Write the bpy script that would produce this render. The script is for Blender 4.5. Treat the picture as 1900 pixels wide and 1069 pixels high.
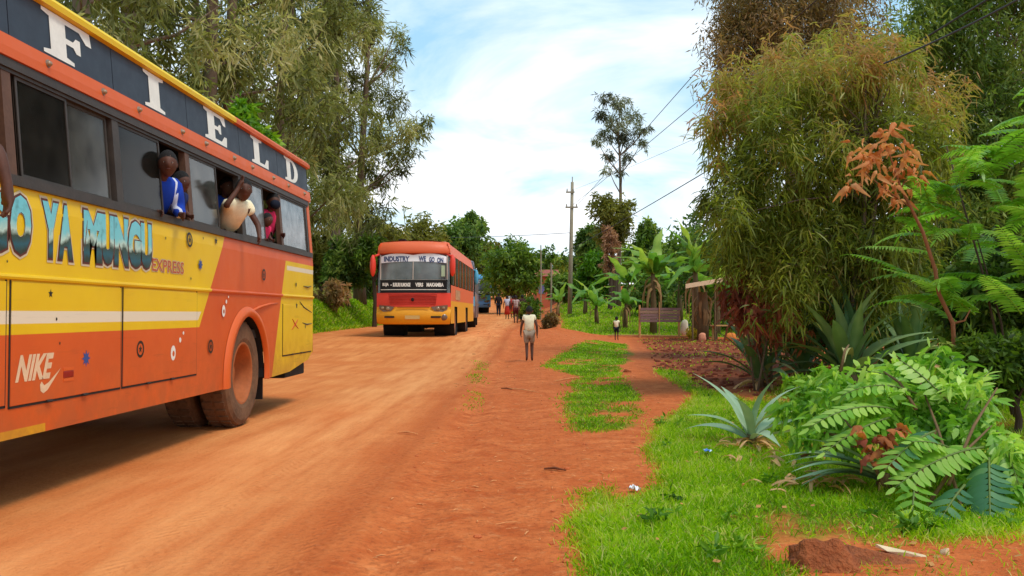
import bpy, bmesh, math, random
import numpy as np
from mathutils import Vector, Matrix
for o in list(bpy.data.objects): bpy.data.objects.remove(o)
S = bpy.context.scene; COL = S.collection
rng = np.random.default_rng(7); random.seed(7)
PI = math.pi; R = math.radians

# ------------------------------------------------------------------ camera, sky, sun, exposure
EYE = 1.12; FPX = 1700.0
YAW = math.atan(50/FPX); PIT = math.atan(46.5/FPX)
cd = bpy.data.cameras.new('camera'); cam = bpy.data.objects.new('camera', cd); COL.objects.link(cam)
cam.location = (0, 0, EYE); cam.rotation_euler = (PI/2+PIT, 0, YAW)
cd.sensor_width = 36; cd.lens = FPX/1900*36; cd.clip_start = .05; cd.clip_end = 3000
S.camera = cam
SUN_EL, SUN_AZ = R(62), R(125)          # azimuth clockwise from +Y (north): sun behind the camera, to the right
W = bpy.data.worlds.new('World'); S.world = W; W.use_nodes = True
nt = W.node_tree; nt.nodes.clear()
def wn(t, **k):
    n = nt.nodes.new(t)
    for a, v in k.items(): setattr(n, a, v)
    return n
out = wn('ShaderNodeOutputWorld'); bg = wn('ShaderNodeBackground'); bg.inputs['Strength'].default_value = .11
sky = wn('ShaderNodeTexSky', sky_type='NISHITA', sun_disc=False, sun_elevation=SUN_EL, sun_rotation=SUN_AZ)
sky.dust_density = 1.5; sky.ozone_density = 1.0
tc = wn('ShaderNodeTexCoord'); sx_ = wn('ShaderNodeSeparateXYZ'); nt.links.new(tc.outputs['Generated'], sx_.inputs[0])
def wm(op, a, b=None, c=None, clamp=False):
    n = wn('ShaderNodeMath', operation=op, use_clamp=clamp)
    for i, v in enumerate((a, b, c)):
        if v is None: continue
        if isinstance(v, (int, float)): n.inputs[i].default_value = v
        else: nt.links.new(v, n.inputs[i])
    return n.outputs[0]
zup = wm('MAXIMUM', sx_.outputs['Z'], 0.0)
den = wm('ADD', zup, .22)
cmb = wn('ShaderNodeCombineXYZ')
nt.links.new(wm('DIVIDE', sx_.outputs['X'], den), cmb.inputs[0]); nt.links.new(wm('DIVIDE', sx_.outputs['Y'], den), cmb.inputs[1])
n1 = wn('ShaderNodeTexNoise'); n1.inputs['Scale'].default_value = 1.5; n1.inputs['Detail'].default_value = 7; n1.inputs['Roughness'].default_value = .55; n1.inputs['Distortion'].default_value = .5
nt.links.new(cmb.outputs[0], n1.inputs['Vector'])
cov = wm('MULTIPLY_ADD', n1.outputs['Fac'], 4.2, -2.1)
cov = wm('MULTIPLY_ADD', zup, -2.8, wm('ADD', cov, 1.14), clamp=True)
n2 = wn('ShaderNodeTexNoise'); n2.inputs['Scale'].default_value = 4.5; n2.inputs['Detail'].default_value = 5
nt.links.new(cmb.outputs[0], n2.inputs['Vector'])
shade = wm('MULTIPLY_ADD', n2.outputs['Fac'], 3.2, 7.3)
cc = wn('ShaderNodeVectorMath', operation='SCALE'); cc.inputs[0].default_value = (.96, .99, 1.03); nt.links.new(shade, cc.inputs['Scale'])
# thin veil over the blue
veil = wn('ShaderNodeMix', data_type='RGBA'); veil.inputs['Factor'].default_value = .40
veil.inputs['B'].default_value = (4.6, 8.6, 10.6, 1); nt.links.new(sky.outputs[0], veil.inputs['A'])
mx = wn('ShaderNodeMix', data_type='RGBA'); nt.links.new(cov, mx.inputs['Factor']); nt.links.new(veil.outputs['Result'], mx.inputs['A']); nt.links.new(cc.outputs[0], mx.inputs['B'])
nt.links.new(mx.outputs['Result'], bg.inputs['Color']); nt.links.new(bg.outputs[0], out.inputs[0])
sl = bpy.data.lights.new('sun', 'SUN'); sl.energy = 1.5; sl.angle = R(14); sl.color = (1, .95, .86)
sun = bpy.data.objects.new('sun', sl); COL.objects.link(sun)
sun.rotation_euler = (PI/2-SUN_EL, 0, PI-SUN_AZ)
sun.location = (0, 0, 60)
S.view_settings.view_transform = 'Standard'; S.view_settings.look = 'None'
S.view_settings.exposure = 0.44; S.view_settings.gamma = 1; S.view_settings.use_curve_mapping = False
S.cycles.use_denoising = True
S.cycles.max_bounces = 8; S.cycles.transparent_max_bounces = 16; S.cycles.diffuse_bounces = 3

# ------------------------------------------------------------------ pixel rays of the 1900 px photograph -> points of the place
RM = Matrix.Rotation(YAW, 3, 'Z') @ Matrix.Rotation(PI/2+PIT, 3, 'X')
def ray(px, py): return RM @ Vector(((px-950)/FPX, -(py-534.5)/FPX, -1))
def at(px, py, Y):
    d = ray(px, py); return Vector((0, 0, EYE)) + d*(Y/d.y)
def onz(px, py, z=0.):
    d = ray(px, py); return Vector((0, 0, EYE)) + d*((z-EYE)/d.z)
def mpp(Y): return Y/FPX

# ------------------------------------------------------------------ helpers
def lin(r, g, b, k=1.0):
    f = lambda c: (c/255/12.92 if c/255 <= .04045 else ((c/255+.055)/1.055)**2.4)
    return (f(r)*k, f(g)*k, f(b)*k, 1)
class NT:
    def __init__(s, name):
        s.m = bpy.data.materials.new(name); s.m.use_nodes = True; s.t = s.m.node_tree; s.t.nodes.clear()
        s.out = s.n('ShaderNodeOutputMaterial')
    def n(s, t, **k):
        n = s.t.nodes.new(t)
        for a, v in k.items(): setattr(n, a, v)
        return n
    def l(s, a, b): s.t.links.new(a, b)
    def set(s, n, key, v):
        if isinstance(v, bpy.types.NodeSocket): s.l(v, n.inputs[key])
        else: n.inputs[key].default_value = v
    def math(s, op, a, b=None, c=None, clamp=False):
        n = s.n('ShaderNodeMath', operation=op, use_clamp=clamp)
        for i, v in enumerate((a, b, c)):
            if v is not None: s.set(n, i, v)
        return n.outputs[0]
    def mix(s, f, a, b):
        n = s.n('ShaderNodeMix', data_type='RGBA'); s.set(n, 'Factor', f); s.set(n, 'A', a); s.set(n, 'B', b); return n.outputs['Result']
    def noise(s, scale, detail=4, vec=None, rough=.55, dist=0):
        n = s.n('ShaderNodeTexNoise'); n.inputs['Scale'].default_value = scale; n.inputs['Detail'].default_value = detail
        n.inputs['Roughness'].default_value = rough; n.inputs['Distortion'].default_value = dist
        if vec is not None: s.l(vec, n.inputs['Vector'])
        return n.outputs['Fac']
    def coord(s): return s.n('ShaderNodeTexCoord').outputs['Object']
    def pos(s): return s.n('ShaderNodeNewGeometry').outputs['Position']
    def sep(s, v):
        n = s.n('ShaderNodeSeparateXYZ'); s.l(v, n.inputs[0]); return n.outputs
    def vscale(s, v, sc):
        n = s.n('ShaderNodeVectorMath', operation='MULTIPLY'); s.l(v, n.inputs[0]); n.inputs[1].default_value = sc; return n.outputs[0]
    def attr(s, name): 
        n = s.n('ShaderNodeAttribute'); n.attribute_name = name; return n
    def bump(s, h, strength=.3, dist=.02):
        n = s.n('ShaderNodeBump'); n.inputs['Strength'].default_value = strength; n.inputs['Distance'].default_value = dist; s.l(h, n.inputs['Height']); return n.outputs[0]
    def bsdf(s, color, rough=.6, metal=0, spec=.4, normal=None):
        b = s.n('ShaderNodeBsdfPrincipled'); s.set(b, 'Base Color', color); s.set(b, 'Roughness', rough); b.inputs['Metallic'].default_value = metal
        b.inputs['Specular IOR Level'].default_value = spec
        if normal is not None: s.l(normal, b.inputs['Normal'])
        return b.outputs[0]
    def done(s, sh): s.l(sh, s.out.inputs['Surface']); return s.m
_mc = {}
def mat(name, col, rough=.6, var=.25, scale=6., metal=0., spec=.35, bump=.15, stretch=None, col2=None, bd=.01):
    if name in _mc: return _mc[name]
    t = NT(name); v = t.coord()
    if stretch: v = t.vscale(v, stretch)
    f = t.noise(scale, 5, v); f2 = t.noise(scale*6, 3, v)
    fac = t.math('MULTIPLY_ADD', f2, .4, t.math('MULTIPLY', f, .7))
    fac = t.math('MULTIPLY_ADD', t.math('SUBTRACT', fac, .5), 2.2, .5, clamp=True)
    a = tuple(c*(1-var) for c in col[:3])+(1,); b = col2 or tuple(min(1, c*(1+var)) for c in col[:3])+(1,)
    _mc[name] = t.done(t.bsdf(t.mix(fac, a, b), rough, metal, spec, t.bump(fac, bump, bd) if bump else None)); return _mc[name]
def paint_mat(name, col, dust=.35, rough=.38):
    """old coach paint: gloss, fine grime and road dust lying low on the body"""
    if name in _mc: return _mc[name]
    t = NT(name); p = t.coord(); z = t.sep(p)[2]
    g = t.noise(9, 6, p); g2 = t.noise(2.2, 4, p)
    d = t.math('MULTIPLY', t.math('MULTIPLY_ADD', z, -.55, 1.0, clamp=True), t.math('MULTIPLY_ADD', g, 1.5, -.3, clamp=True))
    d = t.math('MULTIPLY', d, dust)
    base = t.mix(t.math('MULTIPLY', g2, .25), col, tuple(c*.72 for c in col[:3])+(1,))
    c = t.mix(d, base, lin(176, 104, 56))
    _mc[name] = t.done(t.bsdf(c, t.math('MULTIPLY_ADD', g, .3, rough), 0, .45, t.bump(g2, .12, .01))); return _mc[name]
def leaf_mat(name, stops, trans=.35, rough=.5, spec=.3):
    """colour of a leaf from its own tint value"""
    if name in _mc: return _mc[name]
    t = NT(name); a = t.attr('tint').outputs['Fac']
    r = t.n('ShaderNodeValToRGB'); t.l(a, r.inputs[0]); el = r.color_ramp.elements
    for i, (p, c) in enumerate(stops):
        e = el[i] if i < 2 else el.new(p)
        e.position = p; e.color = c
    c = r.outputs[0]
    b = t.bsdf(c, rough, 0, spec)
    tr = t.n('ShaderNodeBsdfTranslucent'); g = t.n('ShaderNodeMix', data_type='RGBA', blend_type='MULTIPLY'); g.inputs['Factor'].default_value = 1
    t.l(c, g.inputs['A']); g.inputs['B'].default_value = (1.25, 1.3, .7, 1); t.l(g.outputs['Result'], tr.inputs[0])
    ms = t.n('ShaderNodeMixShader'); ms.inputs[0].default_value = trans; t.l(b, ms.inputs[1]); t.l(tr.outputs[0], ms.inputs[2])
    _mc[name] = t.done(ms.outputs[0]); return _mc[name]
def glass_mat(name, tint=(.25, .27, .27), dust=.2, dust_sheen_col=(.25, .24, .2), sc=5, ior=1.5):  # dust share: real dust, plus painted sky reflection on pale panes and windscreen
    if name in _mc: return _mc[name]
    t = NT(name); p = t.coord(); f = t.noise(sc, 6, p)
    tr = t.n('ShaderNodeBsdfTransparent'); tr.inputs[0].default_value = (*tint, 1)
    df = t.n('ShaderNodeBsdfDiffuse'); df.inputs[0].default_value = (*dust_sheen_col, 1)
    m1 = t.n('ShaderNodeMixShader'); t.l(t.math('MULTIPLY', t.math('MULTIPLY_ADD', f, 1.6, -.3, clamp=True), dust*2), m1.inputs[0]); t.l(tr.outputs[0], m1.inputs[1]); t.l(df.outputs[0], m1.inputs[2])
    gl = t.n('ShaderNodeBsdfGlossy'); gl.inputs['Roughness'].default_value = .12
    fr = t.n('ShaderNodeFresnel'); fr.inputs[0].default_value = ior
    m2 = t.n('ShaderNodeMixShader'); t.l(fr.outputs[0], m2.inputs[0]); t.l(m1.outputs[0], m2.inputs[1]); t.l(gl.outputs[0], m2.inputs[2])
    _mc[name] = t.done(m2.outputs[0]); return _mc[name]

class MB:
    """collects shapes; build() links them as one mesh object"""
    def __init__(s): s.v = []; s.f = []; s.mi = []
    def add(s, vs, fs, mi=0):
        b = len(s.v); s.v += [tuple(v) for v in vs]; s.f += [tuple(b+i for i in f) for f in fs]; s.mi += [mi]*len(fs); return s
    def box(s, x0, x1, y0, y1, z0, z1, mi=0):
        return s.add([(x0,y0,z0),(x1,y0,z0),(x1,y1,z0),(x0,y1,z0),(x0,y0,z1),(x1,y0,z1),(x1,y1,z1),(x0,y1,z1)],
              [(0,3,2,1),(4,5,6,7),(0,1,5,4),(1,2,6,5),(2,3,7,6),(3,0,4,7)], mi)
    def tube(s, pts, rad, n=7, mi=0, caps=True):
        pts = [Vector(p) for p in pts]; rad = rad if hasattr(rad, '__len__') else [rad]*len(pts)
        vs = []; up = Vector((.13, .21, .97)).normalized()
        prev = None
        for i, p in enumerate(pts):
            d = (pts[min(i+1, len(pts)-1)]-pts[max(i-1, 0)])
            d = d.normalized() if d.length > 1e-9 else Vector((0, 0, 1))
            a = d.cross(up) if prev is None else prev-d*prev.dot(d)
            if a.length < 1e-4: a = d.cross(Vector((1, 0, 0)))
            a.normalize(); prev = a; b = d.cross(a)
            vs += [p+(a*math.cos(2*PI*k/n)+b*math.sin(2*PI*k/n))*rad[i] for k in range(n)]
        fs = [(i*n+k, i*n+(k+1) % n, (i+1)*n+(k+1) % n, (i+1)*n+k) for i in range(len(pts)-1) for k in range(n)]
        if caps: fs += [tuple(range(n-1, -1, -1)), tuple((len(pts)-1)*n+k for k in range(n))]
        return s.add(vs, fs, mi)
    def lathe(s, prof, c, axis='X', n=28, mi=0):
        """prof: list of (offset along axis, radius)"""
        vs = []
        for o, r in prof:
            for k in range(n):
                a = 2*PI*k/n; u, w = r*math.cos(a), r*math.sin(a)
                vs.append((c[0]+o, c[1]+u, c[2]+w) if axis == 'X' else ((c[0]+u, c[1]+o, c[2]+w) if axis == 'Y' else (c[0]+u, c[1]+w, c[2]+o)))
        fs = [(i*n+k, i*n+(k+1) % n, (i+1)*n+(k+1) % n, (i+1)*n+k) for i in range(len(prof)-1) for k in range(n)]
        return s.add(vs, fs, mi)
    def ball(s, c, r, n=10, m=7, mi=0):
        r = r if hasattr(r, '__len__') else (r, r, r)
        vs = [(c[0]+r[0]*math.sin(PI*i/m)*math.cos(2*PI*k/n), c[1]+r[1]*math.sin(PI*i/m)*math.sin(2*PI*k/n), c[2]+r[2]*math.cos(PI*i/m)) for i in range(m+1) for k in range(n)]
        return s.add(vs, [(i*n+k, (i+1)*n+k, (i+1)*n+(k+1) % n, i*n+(k+1) % n) for i in range(m) for k in range(n)], mi)
    def build(s, name, m, parent=None, org=None, smooth=False, bevel=0):
        me = bpy.data.meshes.new(name)
        o_ = Vector(org) if org is not None else Vector((0, 0, 0))
        me.from_pydata([(v[0]-o_.x, v[1]-o_.y, v[2]-o_.z) for v in s.v], [], s.f)
        for x in (m if isinstance(m, (list, tuple)) else [m]): me.materials.append(x)
        me.polygons.foreach_set('material_index', s.mi)
        if smooth: me.polygons.foreach_set('use_smooth', [True]*len(s.f))
        if bevel:
            bm = bmesh.new(); bm.from_mesh(me); bmesh.ops.remove_doubles(bm, verts=bm.verts, dist=1e-5)
            bmesh.ops.bevel(bm, geom=[e for e in bm.edges if e.calc_face_angle(0) > .5], offset=bevel, segments=2, affect='EDGES', profile=.6); bm.to_mesh(me); bm.free()
        me.update(); return link(name, me, parent)
def link(name, me, parent=None):
    o = bpy.data.objects.new(name, me); COL.objects.link(o)
    if parent is not None: o.parent = parent
    return o
def tag(o, label=None, cat=None, group=None, kind=None):
    for k, v in (('label', label), ('category', cat), ('group', group), ('kind', kind)):
        if v: o[k] = v
    return o
def thing(name, label, cat, loc=(0, 0, 0), rz=0., group=None):
    o = bpy.data.objects.new(name, None); COL.objects.link(o); o.location = loc; o.rotation_euler = (0, 0, rz); o.empty_display_size = .2
    return tag(o, label, cat, group)
def arr_mesh(name, V, F, m, tint=None, parent=None, smooth=False, org=None):
    V = np.asarray(V, np.float32).reshape(-1, 3)
    if org is not None: V = V-np.array(org, np.float32)
    F = np.asarray(F, np.int32); k = F.shape[1]
    me = bpy.data.meshes.new(name); me.vertices.add(len(V)); me.vertices.foreach_set('co', V.ravel())
    me.loops.add(F.size); me.loops.foreach_set('vertex_index', F.ravel())
    me.polygons.add(len(F)); me.polygons.foreach_set('loop_start', np.arange(len(F), dtype=np.int32)*k)
    if tint is not None:
        a = me.attributes.new('tint', 'FLOAT', 'POINT'); a.data.foreach_set('value', np.asarray(tint, np.float32))
    me.materials.append(m)
    if smooth: me.polygons.foreach_set('use_smooth', np.ones(len(F), bool))
    me.update(calc_edges=True); me.validate()
    return link(name, me, parent)
def unit(a): return a/np.maximum(np.linalg.norm(a, axis=-1, keepdims=True), 1e-9)
def leaf_arrays(P, D, L, Wd, droop=.3, segs=1, tint=None, side=None):
    """strips of leaf: P base points, D directions, L lengths, Wd widths"""
    N = len(P); D = unit(D)
    if side is None:
        side = np.cross(D, rng.normal(size=(N, 3)))
    side = unit(side); nrm = np.cross(side, D)
    L = np.broadcast_to(L, (N,)); Wd = np.broadcast_to(Wd, (N,)); droop = np.broadcast_to(droop, (N,))
    tint = np.broadcast_to(.5 if tint is None else tint, (N,))
    if segs == 1:
        a = P; t = P+D*L[:, None]+np.array([0, 0, -1.])*(droop*L)[:, None]
        m = (a+t)/2+nrm*(L*.06)[:, None]
        V = np.stack([a, m-side*Wd[:, None]/2, t, m+side*Wd[:, None]/2], 1)
        b = np.arange(N)[:, None]*4
        F = np.concatenate([b+np.array([0, 1, 2]), b+np.array([0, 2, 3])], 0)
        return V.reshape(-1, 3), F, np.repeat(tint, 4)
    ts = np.linspace(0, 1, segs+1); rows = []
    for t in ts:
        c = P+D*(L*t)[:, None]+np.array([0, 0, -1.])*(droop*L*t*t)[:, None]
        w = Wd*max(.04, math.sin(PI*min(.97, t*.86+.12))**.8)/2
        rows += [c-side*w[:, None], c+side*w[:, None]]
    V = np.stack(rows, 1); k = 2*(segs+1); b = np.arange(N)[:, None]*k
    F = np.concatenate([b+np.array([2*i, 2*i+1, 2*i+3, 2*i+2]) for i in range(segs)], 0)
    return V.reshape(-1, 3), F, np.repeat(tint, k)

def sines(x, y, freqs, seed):
    r = np.random.default_rng(seed); o = np.zeros_like(np.asarray(x, float)+0.)
    for f, a in freqs:
        for _ in range(3):
            th = r.uniform(0, 2*PI); ph = r.uniform(0, 2*PI)
            o = o+a/3*np.sin((np.cos(th)*x+np.sin(th)*y)*f+ph)
    return o
def sstep(a, b, x):
    t = np.clip((np.asarray(x, float)-a)/(b-a), 0, 1); return t*t*(3-2*t)
def h(x, y):
    """height of the ground"""
    x = np.asarray(x, float); y = np.asarray(y, float)
    hr = np.interp(y, [-50, 20, 25, 29.8, 43, 54, 70, 95, 120, 150, 220, 500], [0, 0, .12, .33, .42, .52, .95, 1.6, 3.5, 5.3, 8, 10])
    hf = np.interp(y, [-50, 42, 50, 64, 90, 120, 220, 500], [0, 0, .5, 1.46, 2.6, 4, 8, 10])
    w = sstep(.2, 3.2, x)
    z = hr*(1-w)+hf*w
    z = z+1.25*sstep(-8.6, -10.2, x)*sstep(8, 22, y)
    z = z+.28*sstep(3.0, 5.5, x)*sstep(25, 12, y)
    z = z+.22*np.exp(-((y-41.2)/.8)**2)*sstep(.2, .9, x)*sstep(9, 6, x)*.7
    z = z+sines(x, y, [(1.1, .02), (2.7, .012)], 3)*sstep(-1.2, .5, x)
    z = z+sines(x, y, [(7, .008), (15, .004)], 4)*sstep(-1.5, -.3, x)
    rut = lambda c, wd: -np.exp(-((x-c-.05*np.sin(y*.3))/wd)**2)
    z = z+.03*rut(-.72, .16)+.022*rut(-.2, .2)-.018*rut(-.98, .12)+.014*rut(-1.9, .35)
    return z
def gz(x, y): return float(h(x, y))
def ong(px, py):
    z = 0.
    for _ in range(25): 
        p = onz(px, py, z); z = .5*z+.5*gz(p.x, p.y)
    return Vector((p.x, p.y, gz(p.x, p.y)))
def inpoly(x, y, poly):
    r = np.zeros(np.shape(x), bool); n = len(poly)
    for i in range(n):
        x0, y0 = poly[i]; x1, y1 = poly[(i+1) % n]
        c = ((y0 > y) != (y1 > y)) & (x < (x1-x0)*(y-y0)/((y1-y0) or 1e-9)+x0)
        r ^= c
    return r
def wpoly(pts): return [tuple(onz(*p, 0.))[:2] for p in pts]
G_MID = wpoly([(1008,680),(1060,655),(1110,637),(1165,640),(1176,660),(1148,692),(1186,735),(1196,770),(1160,800),(1070,806),(1048,780),(1040,735),(1080,700)])
G_MAIN = wpoly([(1205,688),(1262,690),(1300,722),(1400,745),(1480,712),(1900,700),(2300,760),(2300,930),(1760,1000),(1640,1010),(1490,1008),(1465,1085),(1140,1085),(1115,1010),(1092,960),(1130,935),(1225,900),(1190,842),(1196,803),(1240,765),(1278,738)])
G_SPK = wpoly([(885,670),(900,672),(890,700),(884,760),(868,765),(876,720)])
SOIL = wpoly([(1185,629),(1450,629),(1560,700),(1420,735),(1300,718),(1215,684),(1205,650)])
PATH = wpoly([(1160,640),(1196,640),(1216,690),(1288,733),(1250,768),(1205,806),(1198,845),(1235,898),(1130,938),(1080,860),(1160,808),(1196,768),(1188,735),(1152,692)])

# ------------------------------------------------------------------ the ground: one height field cut into road, verge, path, soil and bank
def axis(a, b, fine0, fine1, d, grow):
    mid = list(np.arange(fine0, fine1+d*.5, d)); lo = []; st = d; c = fine0
    while c > a: st *= grow; c -= st; lo.append(c)
    hi = []; st = d; c = mid[-1]
    while c < b: st *= grow; c += st; hi.append(c)
    return np.array(lo[::-1]+mid+hi)
gx = axis(-260, 260, -3.2, 4.6, .055, 1.045); gy = axis(-60, 460, 3.2, 13.5, .055, 1.028)
X, Y = np.meshgrid(gx, gy); Z = h(X, Y)
wob = sines(X, Y, [(3, .10), (8, .05), (19, .03)], 9)
def soft(poly, r=.16):
    a = np.zeros_like(X)
    for dx, dy in ((0, 0), (r, 0), (-r, 0), (0, r*1.6), (0, -r*1.6), (r*.7, r), (-r*.7, -r), (r*.7, -r), (-r*.7, r)):
        a += inpoly(X+wob*.5+dx, Y+wob*.8+dy, poly)
    return a/9
farg = sstep(.8, 2.2, X+wob)*sstep(41.0, 42.0, Y)*sstep(95, 80, Y)
bank = sstep(-8.3, -8.9, X+wob)
def patchf(x, y): return sines(x, y, [(1.7, .5), (4, .5), (9, .35), (21, .25)], 21)
pcut = 1-soft(PATH, .10)
mg = np.clip(soft(G_MID, .13)*np.clip(.72+patchf(X, Y)*.9, 0, 1)+soft(G_MAIN, .13)*np.clip(.95+patchf(X, Y)*.7, 0, 1)*pcut+soft(G_SPK)*.2+farg+bank, 0, 1)
ms_ = np.clip(soft(SOIL, .5), 0, 1)*(1-mg)
mr = sstep(-.35, -2.3, X+wob*.6)*(1-bank)
Nx, Ny = len(gx), len(gy)
idx = np.arange(Nx*Ny).reshape(Ny, Nx)
Q = np.stack([idx[:-1, :-1], idx[:-1, 1:], idx[1:, 1:], idx[1:, :-1]], -1).reshape(-1, 4)
VV = np.stack([X, Y, Z], -1).reshape(-1, 3)
fc = lambda a: a.reshape(-1)[Q].mean(1)
pth = inpoly(X, Y, PATH).astype(float)
cls = np.zeros(len(Q), int)
cls[fc(X) < -1.05] = 1; cls[fc(pth) > .5] = 2; cls[fc(ms_) > .4] = 3; cls[fc(bank) > .5] = 4
cls[(fc(mg) > .5) & (cls != 4)] = 5
t = NT('laterite_ground'); p = t.pos()
A_ = lambda n: t.attr(n).outputs['Fac']
nz1 = t.noise(.55, 6, p, .6); nz2 = t.noise(4, 6, p, .65); nz3 = t.noise(26, 5, p, .7); nz4 = t.noise(2.0, 5, t.vscale(p, (2.2, .22, 1)), .6)
ctr = lambda v, g, o=.5: t.math('MULTIPLY_ADD', t.math('SUBTRACT', v, .5), g, o, clamp=True)
mrk = ctr(t.math('MULTIPLY_ADD', t.math('SUBTRACT', nz4, .5), .9, A_('road')), 1.15)
road_c = t.mix(ctr(nz4, 1.5), lin(196, 100, 46), lin(246, 164, 96))
road_c = t.mix(ctr(nz1, 3.0, .42), road_c, lin(210, 114, 56))
sh_c = t.mix(ctr(nz2, 3.0), lin(182, 82, 36), lin(226, 128, 70))
sh_c = t.mix(ctr(nz1, 3, .4), sh_c, lin(200, 100, 48))
c = t.mix(mrk, sh_c, road_c)
c = t.mix(t.math('MULTIPLY', A_('soil'), .9), c, t.mix(ctr(nz2, 3.), lin(92, 44, 24), lin(150, 72, 38)))
gm = ctr(t.math('MULTIPLY_ADD', t.math('SUBTRACT', nz2, .5), .9, A_('grassy')), 2.2)
c = t.mix(t.math('MULTIPLY', gm, .9), c, t.mix(ctr(nz2, 2.4), lin(66, 92, 12), lin(112, 136, 24)))
grit = t.math('MULTIPLY', ctr(nz3, 6, .05), t.math('MULTIPLY_ADD', A_('road'), -.36, .5))
c = t.mix(grit, c, lin(128, 62, 32))
lgt = t.math('MULTIPLY', ctr(t.noise(14, 5, p, .7), 7, -.45), t.math('MULTIPLY_ADD', A_('road'), -.4, .5))
c = t.mix(lgt, c, lin(232, 156, 100))
px_, py_ = t.sep(p)[0], t.sep(p)[1]
wig = t.math('MULTIPLY', t.math('SINE', t.math('MULTIPLY', py_, .3)), .05)
def band(c0, wd): return t.math('MULTIPLY_ADD', t.math('ABSOLUTE', t.math('SUBTRACT', t.math('SUBTRACT', px_, wig), c0)), -1/wd, 1., clamp=True)
lane = t.math('MULTIPLY', t.math('MULTIPLY_ADD', band(-2.1, .9), 1.6, 0., clamp=True), ctr(nz4, 2.2, .55))
c = t.mix(t.math('MULTIPLY', lane, .42), c, lin(246, 174, 112))
drk = t.math('MULTIPLY', t.math('ADD', band(-1.12, .32), t.math('MULTIPLY', band(-.3, .2), .6)), ctr(nz2, 3, .5))
c = t.mix(t.math('MULTIPLY', drk, .42), c, lin(158, 66, 28))
trd = None
for c0 in (-.72, -.2, -1.12, -1.9):
    dd = t.math('ABSOLUTE', t.math('SUBTRACT', t.math('SUBTRACT', px_, wig), c0))
    k_ = t.math('MULTIPLY', t.math('SINE', t.math('ADD', t.math('MULTIPLY', py_, 62.), t.math('MULTIPLY', dd, 95.))), t.math('MULTIPLY', t.math('MULTIPLY_ADD', dd, -9., 1.3, clamp=True), ctr(nz2, 5, .35)))
    trd = k_ if trd is None else t.math('ADD', trd, k_)
hb0 = t.math('MULTIPLY', trd, .16)
hb = t.math('ADD', hb0, t.math('ADD', t.math('MULTIPLY', nz3, .5), t.math('ADD', nz2, t.math('MULTIPLY', nz4, .8))))
GROUND = t.done(t.bsdf(c, .95, 0, .12, t.bump(hb, .7, .045)))
names = ['red_shoulder', 'dirt_road', 'footpath', 'tilled_soil', 'roadside_bank', 'grass_verge']
for k, nm in enumerate(names):
    q = Q[cls == k]
    if not len(q): continue
    u, inv = np.unique(q, return_inverse=True)
    o = arr_mesh(nm, VV[u], inv.reshape(-1, 4), GROUND, smooth=True)
    for an, av in (('road', mr), ('grassy', mg), ('soil', ms_)):
        a = o.data.attributes.new(an, 'FLOAT', 'POINT'); a.data.foreach_set('value', av.reshape(-1)[u].astype(np.float32))
    tag(o, kind='structure')

# ------------------------------------------------------------------ shared vehicle pieces
DARK = mat('dark_frame', lin(62, 52, 44), .55, .3, 8)
BLACK = mat('black_underbody', (.012, .010, .009, 1), .8, .3)
RUB = mat('black_rubber_seal', (.02, .017, .015, 1), .7, .3)
TYRE = mat('dusty_tyre', lin(92, 66, 46), .9, .35, 5, col2=lin(126, 90, 62), bump=.4)
RIM = mat('dusty_rim', lin(168, 92, 46), .7, .25, 6)
INT = mat('dark_interior', lin(52, 48, 44), .9, .2)
SEAT = mat('seat_cloth', lin(58, 44, 40), .95, .3)
STEEL = mat('dull_steel', lin(150, 140, 126), .4, .2, 8, metal=.6)
LAMP = mat('lamp_glass', lin(150, 120, 86), .15, .1, 3, spec=.7, bump=0)
WHITEP = mat('white_paint', lin(232, 226, 212), .5, .1, 7)
PANE_D = glass_mat('pane_dark', (.30, .30, .28), .10, (.10, .09, .07), 5, 1.22)
PANE_G = glass_mat('pane_dusty', (.32, .34, .31), .18, (.25, .25, .21))
PANE_L = glass_mat('pane_pale', (.34, .36, .36), .5, (.40, .41, .40))  # pale diffuse share imitates sky reflected in the rearmost panes
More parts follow.
